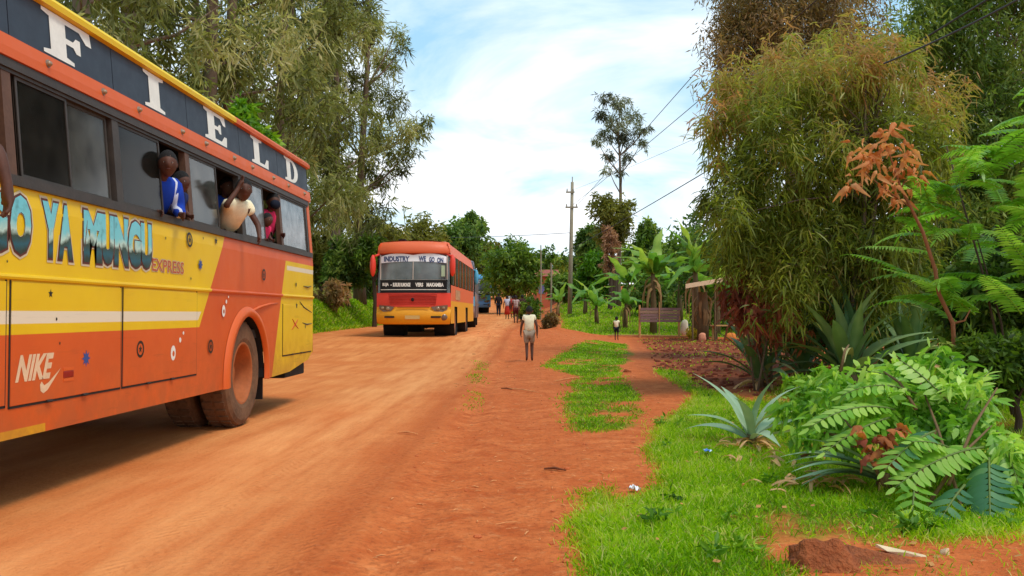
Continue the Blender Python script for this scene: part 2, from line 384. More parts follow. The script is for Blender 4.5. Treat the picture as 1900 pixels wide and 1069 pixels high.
def wheel(name, parent, c, side, r=.525, wd=.29, dual=False, org=None, n=36):
    """side: +1 outer face looks to +X"""
    s = side; ty = MB(); hw = wd/2
    prof = [(-hw*.9, r*.58), (-hw, r*.66), (-hw, r*.86), (-hw*.86, r*.96), (-hw*.6, r), (hw*.6, r), (hw*.86, r*.96), (hw, r*.88), (hw*1.02, r*.80), (hw, r*.66), (hw*.88, r*.57)]
    prof = [(s*a, b) for a, b in (prof if s > 0 else prof)]
    ty.lathe(prof, c, 'X', n)
    for k in range(n):                                    # tread blocks across the shoulders
        a = 2*PI*k/n
        u, w = math.cos(a), math.sin(a); e = Vector((0, -w, u))*r*.045
        q = Vector(c)+Vector((0, u, w))*r*.995; q2 = Vector(c)+Vector((0, u, w))*(r*1.014)
        for x0, x1 in ((-hw*.72, -hw*.1), (hw*.1, hw*.72)):
            X0 = Vector((x0, 0, 0)); X1 = Vector((x1, 0, 0))
            ty.add([q+X0-e, q+X0+e, q+X1+e, q+X1-e, q2+X0-e, q2+X0+e, q2+X1+e, q2+X1-e], [(4, 5, 6, 7), (0, 1, 5, 4), (1, 2, 6, 5), (2, 3, 7, 6), (3, 0, 4, 7)])
    root = ty.build('wheel', TYRE, parent, org, smooth=False)
    rm = MB(); rm.lathe([(s*hw*.9, r*.585), (s*hw*.93, r*.55), (s*hw*.86, r*.535), (s*hw*.6, r*.52), (-s*hw*.3, r*.47), (-s*hw*.55, r*.44), (-s*hw*.6, r*.2)], c, 'X', n)
    rm.lathe([(-s*hw*.6, r*.25), (s*hw*.1, r*.20), (s*hw*.2, r*.14), (s*hw*.2, 0.001)], c, 'X', 18)
    rim = rm.build('rim', RIM, root, org, smooth=True)
    nu = MB()
    for k in range(8):
        a = 2*PI*k/8; nu.lathe([(-s*hw*.6, r*.035), (-s*hw*.4, r*.035), (-s*hw*.4, 0.001)], (c[0], c[1]+math.cos(a)*r*.32, c[2]+math.sin(a)*r*.32), 'X', 6)
    b = nu.build('wheel_nuts', STEEL, root, org)
    tag(b, kind='stuff')
    return root
_txt = {}
def text_polys(s, offset=0., res=3):
    """flat outline faces of a word in the unit box"""
    k = (s, offset)
    if k in _txt: return _txt[k]
    cu = bpy.data.curves.new('t', 'FONT'); cu.body = s; cu.offset = offset; cu.resolution_u = res; cu.fill_mode = 'FRONT'
    o = bpy.data.objects.new('t', cu); COL.objects.link(o); bpy.context.view_layer.update()
    me = bpy.data.meshes.new_from_object(o.evaluated_get(bpy.context.evaluated_depsgraph_get()))
    v = [(a.co.x, a.co.y) for a in me.vertices]; f = [tuple(p.vertices) for p in me.polygons]
    bpy.data.objects.remove(o); bpy.data.curves.remove(cu); bpy.data.meshes.remove(me)
    x0 = min(a[0] for a in v); x1 = max(a[0] for a in v); y0 = min(a[1] for a in v); y1 = max(a[1] for a in v)
    _txt[k] = ([((a-x0)/(x1-x0), (b-y0)/(y1-y0)) for a, b in v], f); return _txt[k]

# ------------------------------------------------------------------ the near coach
AX, ZS, LEAN = -2.9, 1.72, .09
B0, B1 = .45, 11.70                        # nose and tail along Y
ORG = Vector((AX-1.25, B1, 0))
def sxz(z): return AX-LEAN*max(0, z-ZS)
def P(y, z, o=0.): return Vector((sxz(z)+o, y, z))
def side_px(px, py):
    d = ray(px, py); x = AX
    for _ in range(15):
        q = Vector((0, 0, EYE))+d*(x/d.x); x = sxz(q.z)
    return q.y, q.z
coach = thing('coach', 'big orange and yellow coach with passengers leaning out of its windows', 'bus', ORG)
def bpart(mb, name, m, parent=None, smooth=False, bevel=0): return mb.build(name, m, parent or coach, ORG, smooth, bevel)
YEL, ORA = lin(240, 198, 14), lin(222, 96, 30)
def coach_paint():
    t = NT('coach_paint'); p = t.coord(); X_, Y_, Z_ = t.sep(p)
    yw = t.math('ADD', Y_, ORG.y)
    def pos(v): return t.math('MULTIPLY_ADD', v, 220., .5, clamp=True)
    def lt(v, c): return pos(t.math('SUBTRACT', c, v))
    def gt(v, c): return pos(t.math('SUBTRACT', v, c))
    AND = lambda *a: a[0] if len(a) == 1 else t.math('MULTIPLY', a[0], AND(*a[1:]))
    diag = t.math('MULTIPLY_ADD', Z_, .765, 6.985)          # front yellow ends on a slant
    y1 = AND(gt(Z_, 1.0), lt(yw, diag))
    rear = t.math('MULTIPLY_ADD', Z_, .40, 9.72)
    y2 = AND(gt(yw, rear), lt(Z_, 1.72))
    w1 = AND(gt(Z_, 1.06), lt(Z_, 1.132), lt(yw, t.math('MULTIPLY_ADD', Z_, 1.0, 6.66)))
    w2 = AND(gt(Z_, 1.615), lt(Z_, 1.668), gt(yw, 10.46))
    ybel = AND(gt(yw, 4.2), lt(yw, 5.32), gt(Z_, .41), lt(Z_, .475))
    g = t.noise(7, 6, p, .6); g2 = t.noise(1.6, 5, p); sc = t.noise(5, 4, t.vscale(p, (1, .35, 5)))
    yc = t.mix(t.math('MULTIPLY_ADD', g2, 1.6, -.4, clamp=True), YEL, lin(224, 174, 8)); oc = t.mix(t.math('MULTIPLY_ADD', g2, 1.6, -.4, clamp=True), ORA, lin(206, 78, 24))
    c = t.mix(t.math('MAXIMUM', t.math('MAXIMUM', y1, y2), t.math('MULTIPLY', ybel, .7)), oc, yc)
    c = t.mix(t.math('MULTIPLY', t.math('MAXIMUM', w1, w2), .93), c, lin(232, 216, 190))
    lowdirt = t.math('MULTIPLY', t.math('MULTIPLY_ADD', Z_, -1.3, 1.25, clamp=True), t.math('MULTIPLY_ADD', g, 3.0, -.75, clamp=True))
    c = t.mix(t.math('MULTIPLY', lowdirt, .8), c, lin(164, 88, 44))
    rust = t.math('MULTIPLY', t.math('MULTIPLY_ADD', sc, 6, -3.75, clamp=True), .5)
    c = t.mix(t.math('MULTIPLY', rust, t.math('MULTIPLY_ADD', Z_, -.8, 1.2, clamp=True)), c, lin(84, 40, 22))
    wave = t.noise(1.3, 2, p)
    _mc['coach_paint'] = t.done(t.bsdf(c, t.math('MULTIPLY_ADD', g, .25, .36), 0, .4, t.bump(t.math('ADD', wave, t.math('MULTIPLY', g, .04)), .25, .05)))
    return _mc['coach_paint']
CP = coach_paint()
ORP = paint_mat('orange_paint', ORA, .1); YEP = paint_mat('yellow_paint', YEL, .1); NAV = paint_mat('navy_paint', lin(48, 54, 64), .08, .42)
WY, WZ, WR = 9.03, .50, .60               # rear wheel arch
# lower side wall with its two wheel arches
def arch_pts(cy, zb):
    a0 = math.asin((zb-WZ)/WR); return [(cy-WR*math.cos(a0+(PI-2*a0)*k/20), WZ+WR*math.sin(a0+(PI-2*a0)*k/20)) for k in range(21)]
ol = [(B0+.06, .46)]+arch_pts(3.1, .43)+arch_pts(WY, .42)+[(10.6, .44), (11.45, .54), (11.64, .62), (11.68, .75), (11.68, 1.83), (B0+.06, 1.83)]
from mathutils.geometry import tessellate_polygon
def wall(outl, fn, name, m, parent=None):
    tri = tessellate_polygon([[Vector((a, b, 0)) for a, b in outl]])
    return bpart(MB().add([fn(a, b) for a, b in outl], [tuple(x) for x in tri]), name, m, parent)
def split_wall(x_of, name):
    lo_ = [q for q in ol[:-2]]+[(11.68, ZS), (B0+.06, ZS)]
    o = wall(lo_, lambda a, b: Vector((x_of(0), a, b)), name, CP)
    bm = bmesh.new(); bm.from_mesh(o.data)
    vs = [bm.verts.new(Vector((x_of(z), y, z))-ORG) for y, z in ((B0+.06, ZS), (11.68, ZS), (11.68, 1.83), (B0+.06, 1.83))]
    bm.faces.new(vs); bmesh.ops.recalc_face_normals(bm, faces=bm.faces); bm.to_mesh(o.data); bm.free()
    return o
near_wall = split_wall(lambda z: sxz(z), 'side_wall')
FX = AX-2.5
far_wall = split_wall(lambda z: FX+LEAN*max(0, z-ZS), 'side_wall')
def PF(y, z, o=0.): return Vector((FX+LEAN*max(0, z-ZS)-o, y, z))
# nose and tail
def ends(y, yo, name):
    m = MB(); cols = 9; zs = [.46 if y < 5 else .62, 1.0, 1.72, 2.2, 2.68, 3.0]
    for z in zs:
        for k in range(cols):
            u = k/(cols-1); x = (sxz(z))*(1-u)+(FX+LEAN*max(0, z-ZS))*u
            m.v.append((x, y+yo*(1-(2*u-1)**4)*.9, z))
    for i in range(len(zs)-1):
        for k in range(cols-1): a = i*cols+k; m.f.append((a, a+1, a+cols+1, a+cols)); m.mi.append(1 if i in (2, 3) else 0)
    return bpart(m, name, [CP, PANE_D], smooth=True)
ends(11.68, .10, 'rear_wall'); ends(B0+.06, -.16, 'front_wall')
# floor, underbody, inner lining
bpart(MB().box(FX+.05, AX-.05, B0+.15, 11.6, .86, .95), 'floor', INT)
bpart(MB().box(FX+.16, AX-.16, B0+.1, 11.6, 2.56, 2.60), 'ceiling', INT)
ub = MB().box(FX+.25, AX-.35, 3.9, 8.2, .40, .855).box(FX+.9, AX-.9, 8.2, 11.4, .50, .855).box(FX+.3, AX-.3, .8, 2.3, .45, .855)
bpart(ub, 'underbody', BLACK)
ax = MB().tube([(FX+.2, WY, .52), (AX-.2, WY, .52)], .10, 10).ball(((AX+FX)/2, WY, .5), .24).tube([(FX+.2, 3.1, .52), (AX-.2, 3.1, .52)], .07, 8)
bpart(ax, 'axle', BLACK)
for cy in (WY, 3.1):
    a = arch_pts(cy, .44); n = len(a)
    for x0, x1 in ((AX-.01, AX-.75), (FX+.01, FX+.75)):
        wl = MB(); b = 0; wl.v += [(x0, y, z) for y, z in a]+[(x1, y, z) for y, z in a]
        wl.f += [(b+i, b+i+1, b+n+i+1, b+n+i) for i in range(n-1)]; wl.mi += [0]*(n-1)
        wl.f.append(tuple(b+n+i for i in range(n))); wl.mi.append(0); bpart(wl, 'wheel_housing', BLACK)
for k in range(14):
    y = 1.6+k*.74
    for cx in (AX-.52, FX+.52):
        m = MB().box(cx-.42, cx+.42, y, y+.42, 1.25, 1.36).box(cx-.42, cx+.42, y+.42, y+.52, 1.25, 1.98); bpart(m, 'seat', SEAT, bevel=.03)
# roof: shallow vault
rf = MB(); nr = 12
for y in (B0+.02, 3, 6, 9, 11.70):
    for k in range(nr+1):
        u = k/nr; x = (sxz(3.0))*(1-u)+(FX+LEAN*(3.0-ZS))*u; rf.v.append((x, y, 3.0+.17*(1-(2*u-1)**4)))
for i in range(4):
    for k in range(nr): a = i*(nr+1)+k; rf.f.append((a, a+1, a+nr+2, a+nr+1)); rf.mi.append(0)
bpart(rf, 'roof', ORP, smooth=True)
# gutter rail along the roof edge: yellow, then orange at the tail
for y0, y1, m in ((B0, 8.85, YEP), (8.85, 11.72, ORP)):
    g = MB(); pr = [(.0, 2.975), (.05, 2.985), (.058, 3.02), (.03, 3.055), (-.03, 3.06)]
    for y in (y0, y1): g.v += [tuple(P(y, z, o)) for o, z in pr]
    n = len(pr); g.f = [(i, i+1, n+i+1, n+i) for i in range(n-1)]+[tuple(range(n-1, -1, -1)), tuple(range(n, 2*n))]; g.mi = [0]*len(g.f)
    tag(bpart(g, 'roof_rail', m), 'yellow roof rail' if m is YEP else 'orange roof rail at the tail')
# navy fascia panels above the windows, joints open between them
edges = [B0+.06, 1.1, 2.4, 3.7, 5.02, 6.285, 7.64, 9.0, 10.33, 11.68]
for a, b in zip(edges, edges[1:]):
    for f in (P, PF):
        m = MB(); q = [f(a+.005, 2.682, .012), f(b-.005, 2.682, .012), f(b-.005, 2.978, .012), f(a+.005, 2.978, .012)]
        q2 = [f(a+.005, 2.682, -.01), f(b-.005, 2.682, -.01), f(b-.005, 2.978, -.01), f(a+.005, 2.978, -.01)]
        m.add(q+q2, [(0, 1, 2, 3), (0, 4, 5, 1), (1, 5, 6, 2), (2, 6, 7, 3), (3, 7, 4, 0)]); bpart(m, 'fascia_panel', NAV)
for f in (P, PF):
    bpart(MB().add([f(B0+.06, 2.5, -.02), f(11.68, 2.5, -.02), f(11.68, 3.0, -.02), f(B0+.06, 3.0, -.02)], [(0, 1, 2, 3)]), 'fascia_backing', RUB)
    m = MB(); pr = [(-.005, 2.542), (.03, 2.548), (.034, 2.60), (.03, 2.672), (-.005, 2.68)]; n = len(pr)
    for y in (B0+.05, 11.70): m.v += [tuple(f(y, z, o)) for o, z in pr]
    m.f = [(i, i+1, n+i+1, n+i) for i in range(n-1)]+[tuple(range(n-1, -1, -1)), tuple(range(n, 2*n))]; m.mi = [0]*len(m.f)
    bpart(m, 'cornice', ORP)
for y in (1.9, 2.9, 3.7, 4.55, 5.38, 6.08, 6.63, 7.45, 7.99, 8.74, 9.30, 10.05, 10.66, 11.39):
    c = P(y, 2.617, .034); m = MB().lathe([(0, .019), (.012, .018), (.022, .012), (.025, .001)], c, 'X', 12); l_ = bpart(m, 'marker_lamp', LAMP, smooth=True)
    bpart(MB().lathe([(-.002, .026), (.006, .024), (.006, .018)], c, 'X', 12), 'lamp_ring', STEEL, l_)
# letters F I E L D, slab serifs
SL = {'I': [(0,0),(1,0),(1,.08),(.76,.13),(.76,.87),(1,.92),(1,1),(0,1),(0,.92),(.24,.87),(.24,.13),(0,.08)],
 'F': [(0,0),(.6,0),(.6,.08),(.45,.13),(.45,.44),(.60,.44),(.66,.33),(.75,.33),(.75,.68),(.66,.68),(.60,.57),(.45,.57),(.45,.88),(.74,.88),(.88,.68),(1,.68),(.97,1),(0,1),(0,.92),(.14,.87),(.14,.13),(0,.08)],
 'E': [(0,0),(.97,0),(1,.33),(.88,.33),(.74,.12),(.45,.12),(.45,.44),(.60,.44),(.66,.35),(.74,.35),(.74,.66),(.66,.66),(.60,.56),(.45,.56),(.45,.88),(.72,.88),(.86,.70),(.97,.70),(.94,1),(0,1),(0,.92),(.14,.87),(.14,.13),(0,.08)],
 'L': [(0,0),(.97,0),(1,.36),(.88,.36),(.74,.12),(.46,.12),(.46,.87),(.64,.92),(.64,1),(0,1),(0,.92),(.15,.87),(.15,.13),(0,.08)]}
arc = lambda cx, rx, ry, n=8: [(cx+rx*math.sin(PI*k/n), .5+ry*-math.cos(PI*k/n)) for k in range(n+1)]
SL['D'] = [(0,0),(.14,0)]+[(x, y) for x, y in arc(.5, .5, .5, 10)]+[(0,1),(0,.92),(.15,.87),(.15,.13),(0,.08)]
D_in = [(.44,.12)]+arc(.5, .22, .38, 8)+[(.44,.88)]
for ch, y0, y1 in (('F', 5.38, 5.99), ('I', 6.80, 7.17), ('E', 8.05, 8.63), ('L', 9.38, 9.98), ('D', 10.63, 11.22)):
    loops = [[Vector((a, b, 0)) for a, b in SL[ch]]]+([[Vector((a, b, 0)) for a, b in D_in[::-1]]] if ch == 'D' else [])
    tri = tessellate_polygon(loops); flat = [q for l_ in loops for q in l_]
    o = bpart(MB().add([P(y0+(y1-y0)*q.x, 2.695+.278*q.y, .016) for q in flat], [tuple(x) for x in tri]), 'letter', WHITEP); o['label'] = f'white painted letter {ch}'
# window band: sill, header, pillars, sliding panes
for f in (P, PF):
    m = MB()
    for z0, z1, o in ((1.826, 1.885, .022), (2.488, 2.543, .02), (2.466, 2.488, .008)):
        m.add([f(y, z, k) for y in (B0+.1, 11.62) for z in (z0, z1) for k in (-.04, o)], [(1, 5, 7, 3), (0, 1, 3, 2), (4, 6, 7, 5), (2, 3, 7, 6), (0, 4, 5, 1), (0, 2, 6, 4)])
    bpart(m, 'window_rail', DARK)
PL = [B0+.12, 1.05, 2.35, 3.65, 4.97, 6.28, 7.59, 8.96, 10.33, 11.52]
PILL = mat('brown_pillar', lin(92, 62, 44), .6, .3, 8)
def slab(f, y0, y1, z0, z1, o0, o1): 
    return MB().add([f(y, z, k) for y in (y0, y1) for z in (z0, z1) for k in (o0, o1)], [(1, 5, 7, 3), (0, 1, 3, 2), (4, 6, 7, 5), (2, 3, 7, 6), (0, 4, 5, 1), (0, 2, 6, 4)])
for f in (P, PF):
    for i, y in enumerate(PL): bpart(slab(f, y-.045, y+.045, 1.885, 2.466, -.05, .004), 'pillar', DARK if i % 2 else PILL)
    bpart(slab(f, 11.56, 11.68, 1.83, 2.54, -.05, .008), 'corner_post', ORP)
# (bay, pane from, to, glass, plane offset)
near_panes = [(0, .62, 1.0, PANE_D, -.012), (1, 1.1, 2.3, PANE_D, -.012), (2, 2.4, 3.6, PANE_D, -.012), (3, 3.7, 4.35, PANE_D, -.012),
 (4, 5.07, 5.64, PANE_D, -.012), (4, 5.60, 6.20, PANE_G, -.030), (5, 6.33, 7.04, PANE_D, -.012), (6, 7.64, 8.30, PANE_G, -.012), (7, 9.03, 9.72, PANE_L, -.012), (8, 10.38, 11.46, PANE_L, -.012)]
def pane(f, y0, y1, g, o):
    w = slab(f, y0, y1, 1.887, 2.464, o-.003, o+.003); p_ = bpart(w, 'window_pane', g)
    c4 = lambda e: ((y0+e, 1.886+e), (y1-e, 1.886+e), (y1-e, 2.465-e), (y0+e, 2.465-e)); fr = MB()
    fr.v = [tuple(f(a, b, k)) for k in (o-.009, o+.009) for e in (0, .02) for a, b in c4(e)]
    for i in range(4): j = (i+1) % 4; fr.f += [(8+i, 8+j, 12+j, 12+i), (i, 4+i, 4+j, j), (i, j, 8+j, 8+i), (4+i, 12+i, 12+j, 4+j)]
    fr.mi = [0]*16; bpart(fr, 'sash', DARK, p_)
for b, y0, y1, g, o in near_panes: pane(P, y0, y1, g, o)
for a, b in zip(PL, PL[1:]): pane(PF, a+.05, b-.05, PANE_D, -.012)
# belt moulding, arch lip, hatch seams
for f in (P, PF):
    m = MB(); pr = [(.0, 1.303), (.016, 1.307), (.02, 1.32), (.016, 1.333), (.0, 1.337)]; n = 5
    for y in (B0+.1, 11.68): m.v += [tuple(f(y, z, o)) for o, z in pr]
    m.f = [(i, i+1, n+i+1, n+i) for i in range(n-1)]; m.mi = [0]*(n-1); bpart(m, 'belt_moulding', CP)
def ring(cy, r0, r1, o, x):
    m = MB(); a0 = -.12; K = 24
    for k in range(K+1):
        a = a0+(PI-2*a0)*k/K
        for r, oo in ((r0, 0.), (r0+.008, o), (r1-.03, o*.9), (r1, .004)): m.v.append((x+oo, cy-r*math.cos(a), WZ+r*math.sin(a)))
    m.f = [(i*4+j, i*4+j+1, i*4+j+5, i*4+j+4) for i in range(K) for j in range(3)]; m.mi = [0]*len(m.f); return m
for cy in (WY, 3.1):
    bpart(ring(cy, WR-.012, WR+.085, .045, AX), 'wheel_arch_lip', ORP, smooth=True); bpart(ring(cy, WR-.012, WR+.085, -.045, FX), 'wheel_arch_lip', ORP, smooth=True)
sw = MB().tube([(AX+.012, 8.55, .92), (AX+.02, 8.85, 1.09), (AX+.018, 9.35, 1.18), (AX+.008, 9.8, 1.22), (AX+.001, 10.1, 1.23)], [.004, .014, .016, .012, .004], 6)
bpart(sw, 'body_crease', ORP, smooth=True)
def hatch(y0, y1, z0, z1, nm='luggage_hatch', topgap=False):
    hb = slab(P, y0+.008, y1-.008, z0+.008, z1-.008, .0, .009); o = bpart(hb, nm, CP, bevel=.003)
    s_ = MB()
    for a, b, c_, d in ((y0-.006, y0+.006, z0-.006, z1), (y1-.006, y1+.006, z0-.006, z1), (y0, y1, z0-.007, z0+.007)):
        q = slab(P, a, b, c_, d, 0, .004); s_.add(q.v, q.f)
    bpart(s_, 'rubber_seal', RUB, o)
    hg = MB()
    for y in (y0+(y1-y0)*.3, y0+(y1-y0)*.62):
        hg.tube([P(y-.03, z0+.002, .012), P(y+.03, z0+.002, .012)], .009, 6)
    bpart(hg, 'hinge', RUB, o); return o
hatch(2.2, 3.4-WR-.3+.0, .60, 1.30) if False else None
hatch(3.72, 4.90, .61, 1.302); h1 = hatch(4.94, 6.27, .60, 1.302); hatch(6.30, 7.68, .60, 1.302)
hatch(10.29, 11.58, .635, 1.225, 'engine_flap')
q = slab(P, 5.50, 5.62, .725, .765, .0, .013); hh_ = bpart(MB().add(q.v, q.f), 'hatch_handle', mat('red_paint', lin(150, 30, 22), .4, .2), h1, bevel=.004)
for z_ in (.712, .778): q = slab(P, 5.50, 5.62, z_-.009, z_+.009, .0, .012); bpart(MB().add(q.v, q.f), 'handle_lip', ORP, h1)
# prints: stars, rings, drops
BLK = mat('black_sticker', lin(38, 30, 22), .5, .3, 20); BLU = mat('blue_sticker', lin(56, 76, 132), .5, .2, 20); REDS = mat('red_sticker', lin(196, 60, 34), .5, .2, 20)
def sticker(pts, m, o=.0105, holes=(), label=None):
    loops = [[Vector((a, b, 0)) for a, b in pts]]+[[Vector((a, b, 0)) for a, b in hh[::-1]] for hh in holes]
    tri = tessellate_polygon(loops); fl = [q for l_ in loops for q in l_]
    ob = bpart(MB().add([P(q.x, q.y, o) for q in fl], [tuple(x) for x in tri]), 'sticker', m)
    if label: ob['label'] = label
    return ob
def star(c, r, n=5, inner=.42, rot=PI/2): return [(c[0]+(r if k % 2 == 0 else r*inner)*math.cos(rot+PI*k/n), c[1]+(r if k % 2 == 0 else r*inner)*math.sin(rot+PI*k/n)) for k in range(2*n)]
def circ(c, r, n=18, e=1.0): return [(c[0]+r*e*math.cos(2*PI*k/n), c[1]+r*math.sin(2*PI*k/n)) for k in range(n)]
SC = lambda px: abs(AX)/(1000-px)
def st(px, py, rpx, kind, m, label=None):
    c = side_px(px, py); r = rpx*SC(px)
    if kind == 'star': sticker(star(c, r), m, label=label)
    elif kind == 'star8': sticker(star(c, r, 8, .5), m, label=label)
    elif kind == 'ring':
        sticker(circ(c, r), m, holes=[circ(c, r*.68)], label=label); sticker(star(c, r*.5), m)
    elif kind == 'drop':
        sticker(circ(c, r, 18, .8), m, holes=[circ((c[0]+.1*r, c[1]-.1*r), r*.38)], label=label)
    elif kind == 'dot': sticker(circ(c, r, 10), m)
for a in ((91, 545, 9, 'star', BLK, 'black star'), (305, 442, 4, 'star', BLK), (350, 445, 14, 'ring', BLK, 'black ring with a star'), (375, 442, 3.5, 'star', BLK), (399, 447, 8, 'star', BLK), (370, 491, 12, 'star8', BLU, 'dark blue burst star'),
  (352, 517, 4, 'star', BLK), (102, 592, 3, 'dot', BLK), (488, 510, 11, 'ring', BLK), (258, 648, 16, 'ring', BLK), (389, 643, 13, 'ring', BLK), (157, 665, 16, 'star8', BLU, 'blue burst star'), (108, 637, 4, 'star', BLK),
  (413, 577, 11, 'drop', WHITEP, 'white drop'), (418, 560, 4, 'dot', WHITEP), (422, 551, 2.5, 'dot', WHITEP), (319, 655, 14, 'drop', WHITEP, 'white drop'), (332, 631, 5, 'dot', WHITEP), (338, 618, 3.5, 'dot', WHITEP),
  (548, 528, 6, 'star', BLK), (549, 567, 7, 'star', BLK), (565, 606, 5, 'star', BLK), (10, 485, 4, 'star', BLK)): st(*a)
for pts, m in (([(555, 560), (562, 570), (577, 580)], BLK), ([(560, 599), (568, 602), (577, 600)], BLK), ([(541, 592), (546, 602), (552, 610)], REDS), ([(551, 593), (546, 602), (540, 612)], REDS), ([(562, 531), (570, 533), (576, 531)], BLK)):
    w_ = [side_px(*q) for q in pts]; bpart(MB().tube([P(a, b, .010) for a, b in w_], [.004, .009, .004], 5), 'scribble', m)
# sign writing
def word(s, y0, y1, z0, z1, m, o, off=0., slant=0., name='lettering', label=None):
    v, f = text_polys(s, off); ob = bpart(MB().add([P(y0+(y1-y0)*a+slant*b, z0+(z1-z0)*b, o) for a, b in v], f), name, m)
    if label: ob['label'] = label
    return ob
def scenic():
    t = NT('scenic_letter_fill'); p = t.coord(); y, z = t.sep(p)[1:]
    n = t.noise(7, 4, p); n2 = t.noise(16, 4, p)
    v = t.math('MULTIPLY_ADD', t.math('SUBTRACT', n, .5), .16, z)
    r = t.n('ShaderNodeValToRGB'); t.l(t.math('MULTIPLY_ADD', v, 2.857, -4.11), r.inputs[0]); e = r.color_ramp.elements
    e[0].position = .05; e[0].color = lin(48, 58, 44); e[1].position = 1; e[1].color = lin(112, 196, 204)
    for q, c in ((.20, lin(40, 92, 104)), (.34, lin(52, 66, 50)), (.42, lin(190, 214, 196)), (.54, lin(124, 200, 202))): x = e.new(q); x.color = c
    c = t.mix(t.math('MULTIPLY_ADD', n2, 2.4, -1.3, clamp=True), r.outputs[0], lin(52, 92, 86))
    return t.done(t.bsdf(c, .45, 0, .4))
SCN = scenic(); OUTL = mat('pale_outline', lin(206, 186, 150), .5, .1, 9); DKO = mat('dark_red_outline', lin(96, 44, 30), .5, .2, 9)
for s_, y0, y1 in (('G', 4.62, 4.90), ('O', 4.92, 5.135), ('Y', 5.25, 5.435), ('A', 5.43, 5.605), ('M', 5.735, 5.985), ('U', 5.975, 6.155), ('N', 6.155, 6.375), ('G', 6.365, 6.575), ('U', 6.575, 6.765)):
    gp = .010
    word(s_, y0-gp-.014, y1+gp+.014, 1.433-.014, 1.793+.014, OUTL, .0035, .105)
    word(s_, y0-gp, y1+gp, 1.433, 1.793, DKO, .0050, .09)
    word(s_, y0+.004, y1-.004, 1.447, 1.779, SCN, .0065, .075, label=f'letter {s_} filled with a lake view')
for d, m, o, of in ((.006, OUTL, .0035, .05), (0, mat('red_letter', lin(186, 84, 44), .5, .2), .005, .01)):
    word('EXPRESS', 6.775-d, 7.385+d, 1.437-d, 1.532+d, m, o, of)
word('NIKE', 4.985, 5.34, .735, .885, mat('faded_white', lin(226, 190, 150), .5, .12, 12), .0105, .045, .05)
sw_ = [(5.245, .668), (5.275, .652), (5.32, .668), (5.47, .790), (5.33, .712), (5.285, .698), (5.255, .722), (5.238, .705)]
sticker(sw_, _mc['faded_white'])
q = [(4.66, 1.03), (4.9, 1.03), (4.9, 1.05), (4.66, 1.05)]
# wheels, mud flap, exhaust
for cy in (WY, 3.1):
    wheel('wheel', coach, (AX-.17, cy, .525), 1, org=ORG); wheel('wheel', coach, (FX+.17, cy, .525), -1, org=ORG)
for cx in (AX-.52, FX+.52): wheel('wheel', coach, (cx, WY, .525), 1 if cx > -4 else -1, org=ORG)
bpart(MB().box(AX-.55, AX-.06, 10.62, 11.5, .36, .50).box(AX-.4, AX-.2, 10.3, 10.62, .38, .48), 'rear_step', BLACK, bevel=.02)
bpart(MB().box(AX-.62, AX-.05, 9.72, 9.735, .2, .55), 'mud_flap', RUB)
fr = MB().box(FX+.1, AX-.1, B0-.25, B0-.02, .40, .72); bpart(fr, 'bumper', YEP, bevel=.04)
for x in (AX-.35, FX+.35): bpart(MB().lathe([(0, .12), (-.05, .11), (-.07, .001)], (x, B0-.06, .95), 'Y', 16), 'headlight', LAMP, smooth=True)
